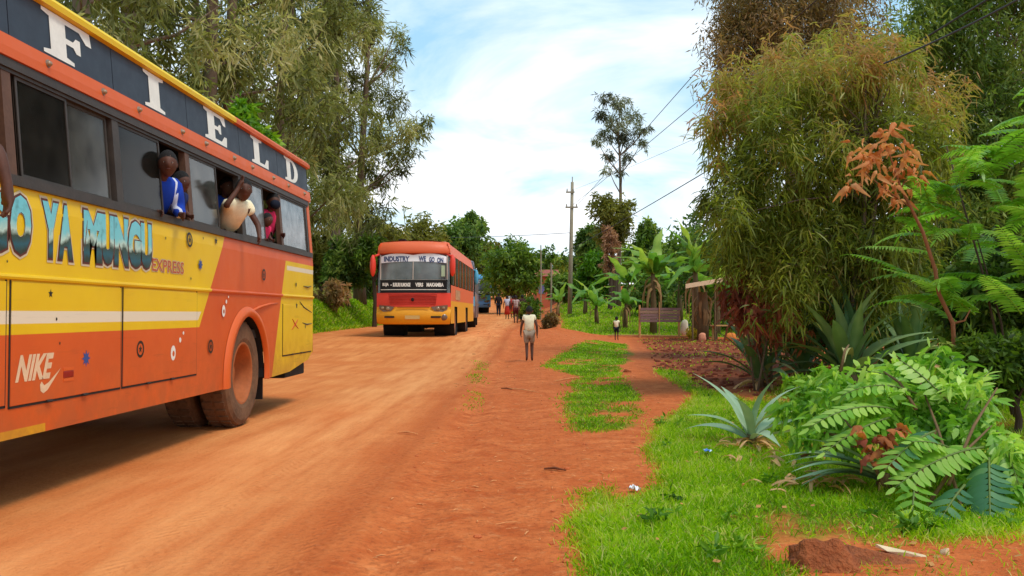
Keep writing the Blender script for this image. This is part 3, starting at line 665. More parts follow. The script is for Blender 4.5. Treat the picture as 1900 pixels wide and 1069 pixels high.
# ------------------------------------------------------------------ coaches farther up the road, local frame: nose at y=0 facing -y
def far_coach(name, label, loc, c_top, c_low, c_front, L=10.6, Wd=2.45, H=3.2, detail=True, roofcap=None, banner=None, rz=0., load=None):
    root = thing(name, label, 'bus', loc, rz, 'coaches queuing along the dirt road'); hw = Wd/2; k = 'coach%d' % round(loc[1])
    pt = lambda mb, nm, m, par=None, **kw: mb.build(nm, m, par or root, **kw)
    PT, PLW, PFR = paint_mat(k+'_top', c_top, .3), paint_mat(k+'_low', c_low, .3), paint_mat(k+'_front', c_front, .12)
    z1, z2, z3, z4 = .45, 1.02, 1.72, 2.72
    ns = 15
    def row(z, bow, in_=0., y0=0.):
        r = []
        for i in range(ns):
            u = -1+2*i/(ns-1); r.append(((hw-in_)*u, y0+bow*(abs(u)**3.2), z))
        return r
    # front: lower yellow face, red grille face, windscreen, roof cap
    def lofts(rows): 
        m = MB(); 
        for r in rows: m.v += r
        m.f = [(i*ns+j, i*ns+j+1, (i+1)*ns+j+1, (i+1)*ns+j) for i in range(len(rows)-1) for j in range(ns-1)]; m.mi = [0]*len(m.f); return m
    f1 = lofts([row(.43, .32, .05, .06), row(.50, .28, .01, -.03), row(.78, .27, 0, -.06), row(.88, .27, 0, -.02), row(.94, .27, 0, .01), row(1.0, .27)])
    bumper = pt(f1, 'bumper', PLW, smooth=True)
    f2 = lofts([row(1.0, .27), row(1.2, .26), row(1.46, .26, 0, .02)]); pt(f2, 'front_panel', PFR, smooth=True)
    f3 = lofts([row(1.46, .255, .03, .02), row(2.1, .26, .05, .06), row(2.76, .27, .07, .12)]); 
    GL = glass_mat('windscreen', (.42, .47, .45), .42, (.34, .39, .37), .9); ws = pt(f3, 'windscreen', GL, smooth=True)  # grey-green diffuse share painted in as reflection on the glass
    f4 = lofts([row(2.76, .26, .03, .05), row(2.80, .26, .02, .03), row(3.0, .28, .03, .08), row(3.13, .3, .08, .2), row(3.2, .34, .25, .6)]); pt(f4, 'roof_cap', PT, smooth=True)
    # body shell
    for s in (-1, 1):
        x = s*hw
        pt(MB().add([(x, .27, z1), (x, 1.55, z1), (x, 1.55, z2), (x, .27, z2)], [(0, 1, 2, 3)]).add([(x, 2.65, z1), (x, 6.3, z1), (x, 6.3, z2), (x, 2.65, z2), (x, 7.4, z1), (x, L, z1), (x, L, z2), (x, 7.4, z2)], [(0, 1, 2, 3), (4, 5, 6, 7)]).add([(x, .27, z2), (x, L, z2), (x, L, 1.2), (x, .27, 1.2)], [(0, 1, 2, 3)]), 'lower_side', PLW)
        pt(MB().add([(x, .27, 1.2), (x, L, 1.2), (x, L, z3), (x, .27, z3)], [(0, 1, 2, 3)]), 'upper_side', PT)
        pt(MB().add([(x, .27, z4), (x, L, z4), (x-s*.12, L, 3.12), (x-s*.12, .30, 3.12)], [(0, 1, 2, 3)]), 'cornice', PT)
        nwin = 7
        for i in range(nwin):
            y0 = .38+(L-.5)/nwin*i; y1 = y0+(L-.5)/nwin-.09
            w = pt(MB().box(x-.02 if s > 0 else x, x if s > 0 else x+.02, y0, y1, z3+.02, z4-.02), 'window', PANE_D)
            pt(MB().box(x-.03 if s > 0 else x-.012, x+.012 if s > 0 else x+.03, (y0+y1)/2-.02, (y0+y1)/2+.02, z3+.02, z4-.02), 'sash', STEEL, w)
            pt(MB().box(x-.04, x+.006 if s > 0 else x+.04, y1, y1+.09, z3, z4), 'pillar', PT)
        for cy in (2.1, 6.85): wheel('wheel', root, (s*(hw-.19), cy, .5), s, .5, .29, n=24)
        wheel('wheel', root, (s*(hw-.52), 6.85, .5), s, .5, .27, n=24)
        for cy in (2.1, 6.85): pt(MB().lathe([(0, .6), (-s*.7, .6), (-s*.7, .01)], (x, cy, .5), 'X', 20), 'wheel_housing', BLACK)
    pt(MB().add([(-hw, L, z1), (hw, L, z1), (hw, L, z4), (-hw, L, z4), (hw-.12, L, 3.12), (-hw+.12, L, 3.12)], [(0, 1, 2, 3), (3, 2, 4, 5)]), 'rear_wall', PT)
    rf = MB(); nr = 10
    for y in (.5, L):
        for i in range(nr+1): u = -1+2*i/nr; rf.v.append(((hw-.12)*u, y, 3.12+.09*(1-u**4)))
    rf.f = [(i, i+1, nr+2+i, nr+1+i) for i in range(nr)]; rf.mi = [0]*nr; pt(rf, 'roof', roofcap or PT, smooth=True)
    pt(MB().box(-hw+.05, hw-.05, .5, L-.1, .9, .98).box(-hw+.1, hw-.1, .3, .5, .9, 1.5), 'floor', INT)
    pt(MB().box(-hw+.3, hw-.3, .4, L-.2, .5, .89), 'underbody', BLACK)
    pt(MB().tube([(-hw+.2, 2.1, .5), (hw-.2, 2.1, .5)], .07, 8).tube([(-.6, .5, .42), (.6, .5, .42)], .04, 6).ball((.2, 2.0, .42), .16), 'axle', BLACK)
    for yy in range(9):
        for cx in (-.75, .75): pt(MB().box(cx-.4, cx+.4, 1.3+yy, 1.42+yy, .98, 2.02), 'seat', SEAT)
    if not detail: return root
    bow = lambda x: .27*(abs(x)/hw)**3.2
    # grille bars, black band under the screen, lamps, plate, fog slots
    for z in np.arange(1.10, 1.42, .05): pt(MB().tube([(-.80+.14*(1.42-z), bow(.7)-.012, z), (-.4, -.0, z), (.4, -.0, z), (.80-.14*(1.42-z), bow(.7)-.012, z)], .014, 5), 'grille_bar', mat('grille_red', lin(168, 40, 28), .5, .25))
    gb = MB(); gb.ball((0, -.03, 1.24), (.05, .02, .06)); pt(gb, 'emblem', BLACK)
    def band(z0, z1, o, xw, nm, m, bw=.27, yz=None, par=None):
        mb = MB(); n = 13
        for z in (z0, z1):
            yy = yz(z) if yz else .02
            for i in range(n): x = xw[0]+(xw[1]-xw[0])*i/(n-1); mb.v.append((x, bw*(abs(x)/hw)**3.2+yy-o, z))
        mb.f = [(i, i+1, n+i+1, n+i) for i in range(n-1)]; mb.mi = [0]*(n-1); return pt(mb, nm, m, par)
    yz = lambda z: .02+(z-1.46)/1.3*.10
    band(1.46, 1.90, .012, (-1.10, 1.10), 'screen_band', BLACK, .255, yz)
    band(1.555, 1.575, .018, (-1.08, 1.08), 'band_line', WHITEP, .255, yz); band(1.885, 1.90, .018, (-1.08, 1.08), 'band_line', STEEL, .255, yz)
    def fword(s, x0, x1, z0, z1, m, o, nm='lettering', arcz=0., off=.02):
        v, f = text_polys(s, off); mb = MB()
        for a, b in v:
            x = x0+(x1-x0)*a; z = z0+(z1-z0)*b; mb.v.append((x, .255*(abs(x)/hw)**3.2+yz(z)-o, z+arcz*(x/hw)))
        mb.f = f; mb.mi = [0]*len(f); return pt(mb, nm, m)
    for s_, a, b in (('BUJA', -1.02, -.80), ('-', -.74, -.70), ('BURURI', -.66, -.42), ('RUMONGE', -.40, -.08), ('VERS', .08, .34), ('MAKAMBA', .45, 1.0)): fword(s_, a, b, 1.66 if s_ != '-' else 1.70, 1.79 if s_ != '-' else 1.73, WHITEP, .02, off=.05)
    # white banner with a wavy top, dark lettering
    mb = MB(); n = 31
    for i in range(n):
        x = -1.08+2.16*i/(n-1); u = abs((x+.0)/1.08); top = 2.70+.06*math.sin(PI*min(1, u))-.04*u**4; bot = 2.44+.05*(1-u*u)
        for z in (bot, top): mb.v.append((x, .255*(abs(x)/hw)**3.2+yz(z)-.014, z))
    mb.f = [(2*i, 2*i+2, 2*i+3, 2*i+1) for i in range(n-1)]; mb.mi = [0]*(n-1); pt(mb, 'sun_strip', mat('banner_white', lin(250, 250, 250), .5, .03))
    NB = mat('banner_ink', lin(70, 84, 120), .5, .3, 20)
    for s_, a, b, zz in (('INDUSTRY', -.98, -.12, 2.50), ('WE', .18, .42, 2.50), ('GO', .52, .70, 2.475), ('ON', .78, .98, 2.46)):
        fword(s_, a, b, zz-.015, zz+.165, NB, .021, off=.05)
    mb = MB().tube([(-1.10, yz(1.9)+.19, 1.90), (-1.10, yz(2.7)+.17, 2.74)], .022, 6).tube([(1.10, yz(1.9)+.19, 1.90), (1.10, yz(2.7)+.17, 2.74)], .022, 6).tube([(0, yz(1.9), 1.90), (0, yz(2.46), 2.48)], .018, 6); pt(mb, 'screen_pillar', mat('grey_pillar', lin(190, 176, 160), .5, .15))
    wv = MB().tube([(-1.1+2.2*i/30, .255*(abs(-1.1+2.2*i/30)/hw)**3.2+.1, 2.735+.05*math.sin(PI*abs(-1+2*i/30))) for i in range(31)], .03, 6); pt(wv, 'visor_lip', mat('visor_dark_red', lin(150, 50, 34), .5, .2))  # wavy lip tube in plain dark red
    pp = MB().box(.10, .27, .09, .10, 2.10, 2.38); pt(pp, 'screen_notice', WHITEP); pp = MB().box(.92, 1.04, .16, .17, 2.0, 2.36); pt(pp, 'screen_notice', mat('pale_green_notice', lin(190, 214, 176), .6, .1))
    for s in (-1, 1):
        hl = MB(); pr = [(s*.60, 1.00), (s*.72, .86), (s*.98, .84), (s*1.12, .93), (s*1.13, 1.06), (s*.9, 1.04)]
        vs = [(x, bow(x)-.045, z) for x, z in pr]; vb = [(x, bow(x)+.05, z) for x, z in pr]; q = len(pr)
        hl.add(vs+vb, [tuple(range(q))]+[(i, (i+1) % q, q+(i+1) % q, q+i) for i in range(q)]); lens = pt(hl, 'headlight', mat('smoked_lamp', lin(112, 84, 62), .25, .3, 12, spec=.7))
        pt(MB().ball((s*.82, bow(.82)-.045, .94), (.07, .03, .06)).ball((s*1.0, bow(1.0)-.045, .96), (.06, .03, .05)), 'lamp_bulb', LAMP, lens)
        fg = MB().box(min(s*.60, s*.92), max(s*.60, s*.92), bow(.75)-.09, bow(.75), .64, .70); pt(fg, 'fog_slot', BLACK)
        ea = MB().ball((s*(hw+.08), -.02, 2.35), (.10, .14, .36), 12, 9).tube([(s*(hw-.1), .12, 2.72), (s*(hw+.04), .0, 2.66)], .04, 6); pt(ea, 'mirror', PFR, smooth=True)
    pt(MB().ball((1.0, bow(1.0)-.03, .66), (.13, .05, .11)), 'fog_light', mat('smoked_lamp', (0, 0, 0, 1)))
    pt(MB().box(-.24, .24, -.085, -.07, .60, .72), 'number_plate', mat('plate_yellow', lin(206, 170, 100), .5, .1))
    pt(MB().box(-.5, .55, -.04, -.015, .97, 1.005), 'bumper_slot', mat('slot_orange', lin(170, 92, 16), .6, .2))
    pt(MB().box(-.66, -.42, 1.2, 1.5, 3.2, 3.32), 'roof_box', BLACK)
    mb = MB().box(hw, hw+.012, 1.9, 3.7, 1.25, 1.60); pt(mb, 'side_poster', mat('faded_poster', lin(176, 130, 88), .7, .4, 5))
    return root
c2x = -4.12
far_coach('coach', 'orange and yellow coach coming head on with a white banner across its windscreen', (c2x, 29.8, gz(-4.1, 31.5)-.02), lin(232, 104, 56), lin(240, 164, 14), lin(232, 64, 40))
far_coach('coach', 'grey coach with a light blue top tucked behind the orange and yellow oncoming coach', (-4.22, 42.6, gz(-4, 45)), lin(120, 112, 120), lin(130, 100, 96), lin(84, 166, 196), rz=.05)
far_coach('coach', 'blue and white coach on the climb farthest up the dirt road', (-5.2, 76, gz(-5, 78)), lin(90, 170, 224), lin(110, 166, 226), lin(90, 190, 232), L=9.5, H=3.2, rz=.16)

# ------------------------------------------------------------------ white car far up the hill
def car(label, loc, rz=0.):
    r = thing('car', label, 'car', loc, rz); wp = mat('car_white', lin(226, 222, 214), .35, .08, 4, spec=.5); gl = mat('car_glass', lin(52, 58, 62), .15, .1, 3, spec=.7)
    m = MB(); pr = [(-2.1, .35), (-2.1, .85), (-1.2, 1.0), (-.55, 1.62), (1.6, 1.70), (2.1, 1.05), (2.1, .35)]
    for x, i_ in ((-.85, 0), (.85, 0)): m.v += [(x*(.86 if z > 1.1 else 1), y, z) for y, z in pr]
    n = len(pr); m.f = [tuple(range(n-1, -1, -1)), tuple(range(n, 2*n))]+[(i, (i+1) % n, n+(i+1) % n, n+i) for i in range(n)]; m.mi = [0]*len(m.f); m.build('body', wp, r, bevel=.05)
    m = MB().add([(-.74, -1.13, 1.08), (.74, -1.13, 1.08), (.64, -.62, 1.58), (-.64, -.62, 1.58)], [(0, 1, 2, 3)]); m.v = [(a, b-.06, c+.03) for a, b, c in m.v]; m.build('windscreen', gl, r)
    for s in (-1, 1):
        m = MB().add([(s*.86, -.9, 1.08), (s*.86, 1.8, 1.1), (s*.77, 1.5, 1.58), (s*.77, -.5, 1.56)], [(0, 1, 2, 3)]); m.build('side_window', gl, r)
        for y in (-1.35, 1.35): wheel('wheel', r, (s*.76, y, .33), s, .33, .2, n=16)
        MB().ball((s*.6, -2.1, .78), (.16, .06, .1)).build('headlight', LAMP, r)
    MB().box(-.8, .8, -2.2, -2.05, .36, .6).build('bumper', mat('car_grey', lin(80, 80, 80), .6, .1), r, bevel=.04); return r
car('white car facing downhill on the road beyond the blue coach', (-5.9, 112, gz(-6, 112)), .1)

# ------------------------------------------------------------------ people
def skin_mesh(vs, es, rad, sub=2, root=0):
    me = bpy.data.meshes.new('sk'); me.from_pydata(vs, es, []); o = bpy.data.objects.new('sk', me); COL.objects.link(o)
    o.modifiers.new('s', 'SKIN').use_smooth_shade = True; su = o.modifiers.new('u', 'SUBSURF'); su.levels = su.render_levels = sub
    d = me.skin_vertices[0].data
    for i, r in enumerate(rad): d[i].radius = (r, r) if not hasattr(r, '__len__') else r
    d[root].use_root = True
    bpy.context.view_layer.update()
    out_ = bpy.data.meshes.new_from_object(o.evaluated_get(bpy.context.evaluated_depsgraph_get()))
    bpy.data.objects.remove(o); bpy.data.meshes.remove(me); return out_
SKIN = mat('brown_skin', lin(88, 55, 41), .6, .22, 14, spec=.3, bump=.05); HAIR = mat('black_hair', (.012, .010, .009, 1), .9, .3, 60, bump=.5)
LIP = mat('lips', lin(96, 50, 42), .5, .1); EYE_W = mat('eye_white', lin(220, 212, 200), .3, .05, bump=0); EYE_D = mat('eye_dark', (.01, .008, .006, 1), .2, .1, bump=0)
def head_mesh(H):
    """skull with brow, nose, lips, chin and ears; face to -y, centre at 0, height 1 -> H"""
    n, m = 24, 18; vs = []
    for i in range(m+1):
        th = PI*i/m; z = math.cos(th)*.5
        for k in range(n):
            ph = 2*PI*k/n; x = math.sin(th)*math.sin(ph)*.345; y = -math.sin(th)*math.cos(ph)*.43
            f = max(0, math.cos(ph)); 
            if z < -.05: s = 1+.55*(z+.05); x *= s; y *= (1 if y < 0 else .86)*(1+.28*(z+.05))
            if y > 0 and z > -.1: y *= 1.06
            a = f**10; 
            y -= .075*math.exp(-((z+.10)/.075)**2)*f**26+.045*math.exp(-((z+.02)/.12)**2)*f**40       # nose
            y += .03*math.exp(-((z-.0)/.05)**2)*(math.exp(-((abs(x)-.13)/.06)**2))*(f > .3)            # eye hollows
            y -= .022*math.exp(-((z-.085)/.04)**2)*f**3                                                # brow
            y -= .03*math.exp(-((z+.245)/.035)**2)*f**14+.025*math.exp(-((z+.40)/.06)**2)*f**8          # lips, chin
            vs.append((x*H, y*H, z*H))
    fs = [(i*n+k, (i+1)*n+k, (i+1)*n+(k+1) % n, i*n+(k+1) % n) for i in range(m) for k in range(n)]
    mb = MB().add(vs, fs)
    for s in (-1, 1): mb.ball((s*.345*H, .03*H, -.03*H), (.03*H, .055*H, .10*H), 8, 6)
    return mb
def person(label, loc, rz, Ht, J=None, shirt=None, lower=None, hs=1.0, sleeve=.5, long_=False, barefoot=True, group=None, hairless=False, headturn=0., headtilt=0., skirt=False, extra=None, sit=False):
    """J overrides joints (fractions of the height, feet at 0, face to -y)"""
    r = thing('person', label, 'person', loc, rz, group); H = Ht
    j = dict(pelvis=(0, 0, .52), spine=(0, 0, .62), chest=(0, 0, .735), neck=(0, .004, .825), skull=(0, -.004, .875),
             shL=(-.10, 0, .795), elL=(-.135, .01, .645), wrL=(-.145, -.02, .515), haL=(-.145, -.03, .468), shR=(.10, 0, .795), elR=(.135, .01, .645), wrR=(.145, -.02, .515), haR=(.145, -.03, .468),
             hiL=(-.052, 0, .50), knL=(-.056, -.012, .285), anL=(-.056, .012, .045), toL=(-.062, -.075, .018), hiR=(.052, 0, .50), knR=(.056, -.012, .285), anR=(.056, .012, .045), toR=(.062, -.075, .018))
    if J: j.update(J)
    rad = dict(pelvis=.072, spine=.066, chest=.078, neck=.030, skull=.034, sh=.040, el=.025, wr=.017, ha=.018, hi=.055, kn=.034, an=.022, to=.019)
    ks = list(j); V_ = [tuple(c*H for c in j[k]) for k in ks]; ix = {k: i for i, k in enumerate(ks)}
    E_ = [('pelvis', 'spine'), ('spine', 'chest'), ('chest', 'neck'), ('neck', 'skull')]
    for s in 'LR': E_ += [('chest', 'sh'+s), ('sh'+s, 'el'+s), ('el'+s, 'wr'+s), ('wr'+s, 'ha'+s), ('pelvis', 'hi'+s), ('hi'+s, 'kn'+s), ('kn'+s, 'an'+s), ('an'+s, 'to'+s)]
    rr = [rad[k if k in rad else k[:-1]]*H for k in ks]; ee = [(ix[a], ix[b]) for a, b in E_]
    for q_, k_ in enumerate(ks):
        if shirt and k_ in ('chest', 'spine', 'pelvis'): rr[q_] *= .5; V_[q_] = (V_[q_][0], V_[q_][1]+.022*H, V_[q_][2])
        if lower and k_ in ('hiL', 'hiR'): rr[q_] *= .8
        if shirt and k_ in ('shL', 'shR'): rr[q_] *= .72; V_[q_] = (V_[q_][0]*.95, V_[q_][1]+.012*H, V_[q_][2]-.004*H)
    for s in 'LR':
        w_, hnd = Vector(j['wr'+s]), Vector(j['ha'+s]); d = (hnd-w_).normalized(); sd = d.cross(Vector((1, 0, 0)) if abs(d.x) < .8 else Vector((0, 1, 0))).normalized(); nn = d.cross(sd)
        for q, (o_, ln) in enumerate(((-.014, .036), (-.005, .042), (.005, .04), (.013, .032))):
            a = hnd+sd*o_+d*.014; b = a+d*ln*.55+nn*.004; c_ = b+d*ln*.4+nn*.012
            i0 = len(V_); V_ += [tuple(x*H for x in p_) for p_ in (a, b, c_)]; rr += [.0065*H, .006*H, .005*H]; ee += [(ix['ha'+s], i0), (i0, i0+1), (i0+1, i0+2)]
        a = hnd-sd*.02-d*.008; b = a-sd*.012+d*.018; i0 = len(V_); V_ += [tuple(x*H for x in p_) for p_ in (a, b)]; rr += [.0075*H, .006*H]; ee += [(ix['ha'+s], i0), (i0, i0+1)]
    body = skin_mesh(V_, ee, rr, 1); 
    hd = head_mesh(.155*H*hs); hm = bpy.data.meshes.new('hd'); hm.from_pydata(hd.v, [], hd.f)
    hc = Vector(j['skull'])*H+Vector((0, -.012*H, .032*H*hs)); HM = Matrix.Translation(hc) @ Matrix.Rotation(headturn, 4, 'Z') @ Matrix.Rotation(headtilt, 4, 'X')
    hm.transform(HM); bm = bmesh.new(); bm.from_mesh(body); bm.from_mesh(hm); bm.to_mesh(body); bm.free(); bpy.data.meshes.remove(hm)
    body.materials.clear(); body.materials.append(SKIN)
    body.polygons.foreach_set('use_smooth', [True]*len(body.polygons)); b_ = link('body', body, r)
    hh = .155*H*hs
    if not hairless:
        ha = MB(); ha.v = []
        n, m = 16, 7
        for i in range(m+1):
            th = PI*.50*i/m
            for k in range(n):
                ph = 2*PI*k/n; fr_ = max(0, math.cos(ph)); t_ = th*(1-.28*fr_+.14*max(0, -math.cos(ph)))
                ha.v.append(tuple(HM @ Vector((math.sin(t_)*math.sin(ph)*.362*hh, -math.sin(t_)*math.cos(ph)*.450*hh+.016*hh, math.cos(t_)*.522*hh))))
        ha.f = [(i*n+k, (i+1)*n+k, (i+1)*n+(k+1) % n, i*n+(k+1) % n) for i in range(m) for k in range(n)]; ha.mi = [0]*len(ha.f); ha.build('hair', HAIR, r, smooth=True)
    for s in (-1, 1):
        c = HM @ Vector((s*.125*hh, -.348*hh, .0)); e = MB().ball(c, .045*hh, 8, 6).build('eye', EYE_W, r, smooth=True)
        MB().ball(HM @ Vector((s*.125*hh, -.374*hh, .0)), .030*hh, 8, 6).build('iris', EYE_D, e, smooth=True)
    mo = MB().ball((0, 0, 0), (.085*hh, .02*hh, .018*hh), 10, 6); mo.v = [tuple(HM @ Vector((a, b-.405*hh, c-.243*hh))) for a, b, c in mo.v]; mo.build('mouth', LIP, r, smooth=True)
    def cloth(keys, es, grow, m, nm, ends={}):
        vs = [tuple(c*H for c in (ends[k] if k in ends else j[k])) for k in keys]; ii = {k: q for q, k in enumerate(keys)}
        rr_ = [(rad[k if k in rad else k[:-1]]+grow+((.016 if k in ('chest', 'spine', 'pelvis') else .004) if nm == 'shirt' else 0))*H for k in keys]
        me = skin_mesh(vs, [(ii[a], ii[b]) for a, b in es], rr_, 1); me.materials.clear(); me.materials.append(m); me.polygons.foreach_set('use_smooth', [True]*len(me.polygons)); return link(nm, me, r)
    if shirt:
        le = {k: tuple(np.array(j['sh'+k[-1]])*(1-sleeve*1.0)+np.array(j[k])*sleeve) for k in ('elL', 'elR')} if sleeve <= 1 else {}
        ks_ = ['pelvis', 'spine', 'chest', 'shL', 'elL', 'shR', 'elR']; es_ = [('pelvis', 'spine'), ('spine', 'chest'), ('chest', 'shL'), ('shL', 'elL'), ('chest', 'shR'), ('shR', 'elR')]
        if sleeve > 1: ks_ += ['wrL', 'wrR']; es_ += [('elL', 'wrL'), ('elR', 'wrR')]
        cloth(ks_, es_, .013, shirt, 'shirt', le)
    if lower:
        fr_ = 1. if long_ else .85
        if long_: cloth(['pelvis', 'hiL', 'knL', 'anL', 'hiR', 'knR', 'anR'], [('pelvis', 'hiL'), ('hiL', 'knL'), ('knL', 'anL'), ('pelvis', 'hiR'), ('hiR', 'knR'), ('knR', 'anR')], .014, lower, 'trousers')
        elif skirt:
            sk = MB().lathe([(.54*H, .078*H), (.48*H, .092*H), (.36*H, .105*H), (.20*H, .118*H), (.20*H, .10*H)], (0, 0, 0), 'Z', 18); sk.build('skirt', lower, r, smooth=True)
        else:
            en = {k: tuple(np.array(j['hi'+k[-1]])*.12+np.array(j[k])*.88) for k in ('knL', 'knR')}
            cloth(['pelvis', 'hiL', 'knL', 'hiR', 'knR'], [('pelvis', 'hiL'), ('hiL', 'knL'), ('pelvis', 'hiR'), ('hiR', 'knR')], .014, lower, 'shorts', en)
    return r
def cloth_mat(n, c, v=.15): return mat(n, c, .9, v, 12, spec=.15, bump=.3)
CREAM = cloth_mat('cream_cloth', lin(236, 222, 186)); GREYC = cloth_mat('grey_shorts', lin(158, 138, 118)); NAVYC = cloth_mat('navy_cloth', lin(30, 34, 46)); BLUEC = cloth_mat('blue_cloth', lin(32, 66, 156))
def plaid():
    t = NT('plaid_cloth'); p = t.coord(); x, y, z = t.sep(p)
    a = t.math('GREATER_THAN', t.math('SINE', t.math('MULTIPLY', z, 70.)), .2); b = t.math('GREATER_THAN', t.math('SINE', t.math('MULTIPLY', x, 70.)), .2)
    c = t.mix(t.math('MULTIPLY', t.math('ADD', a, b), .5), lin(206, 186, 176), lin(120, 40, 44)); return t.done(t.bsdf(c, .9, 0, .15))
walk = dict(shL=(-.088, 0, .795), shR=(.088, 0, .795), knL=(-.05, -.045, .29), anL=(-.05, .0, .05), toL=(-.055, -.085, .02), knR=(.045, .0, .285), anR=(.045, .075, .07), toR=(.05, .015, .022), elL=(-.135, .03, .645), haL=(-.14, .0, .47), wrL=(-.142, .01, .515), elR=(.14, .0, .645), wrR=(.15, -.05, .53), haR=(.15, -.065, .485))
q = ong(982, 671)
person('child in a cream shirt and grey shorts walking away on the red shoulder', q, PI+.05, 1.27, walk, CREAM, GREYC, 1.12)
q = at(1144, 632, 38); person('small child in a cream shirt and dark shorts standing by the wooden fence board', (q.x, 38, gz(q.x, 38)), PI*.9, .98, None, CREAM, NAVYC, 1.2)
def walker(label, px, Yv, Ht, sh, lo, **k):
    x = at(px, 580, Yv).x; person(label, (x, Yv, gz(x, Yv)), k.pop('rz', PI), Ht, walk, sh, lo, group='people walking up the road', **k)
walker('person in black clothes walking alone up the middle of the dirt road', 925, 68, 1.72, cloth_mat('black_shirt', lin(40, 34, 34)), NAVYC, long_=True, sleeve=1.5)
walker('person in a plaid shirt and dark red trousers walking at the road edge', 957, 53, 1.66, plaid(), cloth_mat('maroon_cloth', lin(84, 34, 34)), long_=False)
walker('person in a dark brown shirt just ahead of the plaid shirt', 969, 56, 1.68, cloth_mat('brown_shirt', lin(72, 48, 42)), NAVYC, long_=True, sleeve=1.5)
walker('person in a long red skirt and pale top walking ahead of the plaid shirt', 941, 61, 1.62, cloth_mat('pale_top', lin(186, 182, 196)), cloth_mat('red_skirt', lin(176, 52, 36)), skirt=True)
walker('person in a red top and orange skirt beside the pale top', 951, 63, 1.58, cloth_mat('red_top', lin(176, 66, 58)), cloth_mat('orange_skirt', lin(190, 84, 44)), skirt=True)
walker('farthest walker in a white shirt near the foot of the round green tree', 944, 80, 1.66, cloth_mat('white_shirt', lin(214, 206, 200)), NAVYC, long_=True, rz=0)
# passengers: head at the seen place, body inside the coach
def rider(label, px, py, x, Ht, rz, J=None, shirt=None, lower=None, hs=1.0, **k):
    d = ray(px, py); c = Vector((0, 0, EYE))+d*(x/d.x)
    jj = dict(pelvis=(0, .17, .56), spine=(0, .125, .645), chest=(0, .06, .74), neck=(0, .03, .825), shL=(-.10, .05, .80), shR=(.10, .05, .80), hiL=(-.052, .18, .54), hiR=(.052, .18, .54), knL=(-.06, .17, .34), anL=(-.06, .36, .32), toL=(-.06, .41, .29), knR=(.06, .17, .34), anR=(.06, .36, .32), toR=(.06, .41, .29), elL=(-.13, .06, .66), wrL=(-.09, -.03, .62), haL=(-.08, -.07, .615), elR=(.13, .06, .66), wrR=(.09, -.03, .62), haR=(.08, -.07, .615))
    if J: jj.update(J)
    sk = Vector(jj.get('skull', (0, -.004, .875)))*Ht+Vector((0, -.012*Ht, .032*Ht*hs)); sk.rotate(Matrix.Rotation(rz, 3, 'Z'))
    return person(label, c-sk, rz, Ht, jj, shirt, lower or NAVYC, hs, group='passengers of the near coach', **k)
BW = NT('blue_white_sport'); p_ = BW.coord(); xx = BW.sep(p_)
f_ = BW.math('GREATER_THAN', BW.math('SUBTRACT', .011, BW.math('ABSOLUTE', BW.math('SUBTRACT', BW.math('ABSOLUTE', xx[0]), .125))), 0); BWM = BW.done(BW.bsdf(BW.mix(f_, lin(30, 62, 158), lin(206, 206, 220)), .85, 0, .15))
rider('man in a blue shirt with white stripes leaning out behind a small child', 311, 304, -2.90, 1.36, .95, dict(pelvis=(0, .26, .60), spine=(0, .17, .66), hiL=(-.05, .27, .58), hiR=(.05, .27, .58), skull=(0, -.02, .875), chest=(0, .04, .74)), BWM, sleeve=1.5, headturn=-.5)
rider('small child with a shaved head held in front of the man in blue', 336, 338, -2.93, .92, 1.15, dict(), cloth_mat('navy_beige', lin(40, 46, 82)), cloth_mat('khaki', lin(140, 116, 84)), hs=1.28, hairless=False)
rider('child in a cream shirt leaning far out and waving a raised hand', 452, 352, -2.80, 1.28, .9, dict(pelvis=(0, .30, .64), spine=(0, .20, .68), hiL=(-.05, .31, .62), hiR=(.05, .31, .62), knL=(-.06, .34, .42), knR=(.06, .34, .42), anL=(-.06, .5, .40), anR=(.06, .5, .40), toL=(-.06, .54, .37), toR=(.06, .54, .37), elR=(.15, .0, .66), wrR=(.12, -.06, .58), haR=(.11, -.08, .55), skull=(0, -.02, .875), chest=(0, .03, .74), shL=(-.10, .02, .80), elL=(-.20, -.12, .77), wrL=(-.11, -.13, .90), haL=(-.09, -.135, .945)), CREAM, cloth_mat('brown_wrap', lin(96, 72, 58)), hs=1.12, headturn=-.4)
rider('passenger in blue seated inside behind the waving child', 421, 346, -3.12, 1.25, .9, None, BLUEC)
rider('dark haired passenger seen through the dusty pane left of the waving child', 385, 340, -3.25, 1.4, 1.3, None, cloth_mat('grey_shirt', lin(116, 108, 100)))
ma = rider('adult in a navy face mask looking out of the last open window', 506, 374, -3.0, 1.28, .95, dict(), cloth_mat('pink_cloth', lin(214, 52, 92)), headturn=-.2)
rider('baby in pink held below the adult with a face mask', 496, 408, -2.92, .72, 1.1, None, _mc['pink_cloth'], hs=1.35)
rider('passenger in a teal top behind the dusty front pane', 178, 285, -3.22, 1.62, 1.2, None, cloth_mat('teal_cloth', lin(30, 132, 140)), sleeve=1.5)
rider('passenger in dark red far inside the coach past the open pane', 212, 318, -3.5, 1.5, .9, None, cloth_mat('dark_red', lin(130, 46, 40)))
rider('passenger whose bare arm hangs out of the foremost window', -150, 150, -3.0, 1.72, 1.0, dict(elR=(.19, -.07, .74), wrR=(.205, -.10, .63), haR=(.205, -.105, .585)), cloth_mat('brown_top', lin(110, 70, 50)), sleeve=.3)
# face mask as a part of the masked adult
h_ = next(c for c in ma.children if c.name.startswith('mouth')); 
mm = MB(); vv = [Vector(v.co) for v in h_.data.vertices]; cen = sum(vv, Vector())/len(vv); mm.ball(cen+Vector((0, .012, .008)), (.062, .05, .055), 14, 10); mm.build('face_mask', NAVYC, ma, smooth=True)
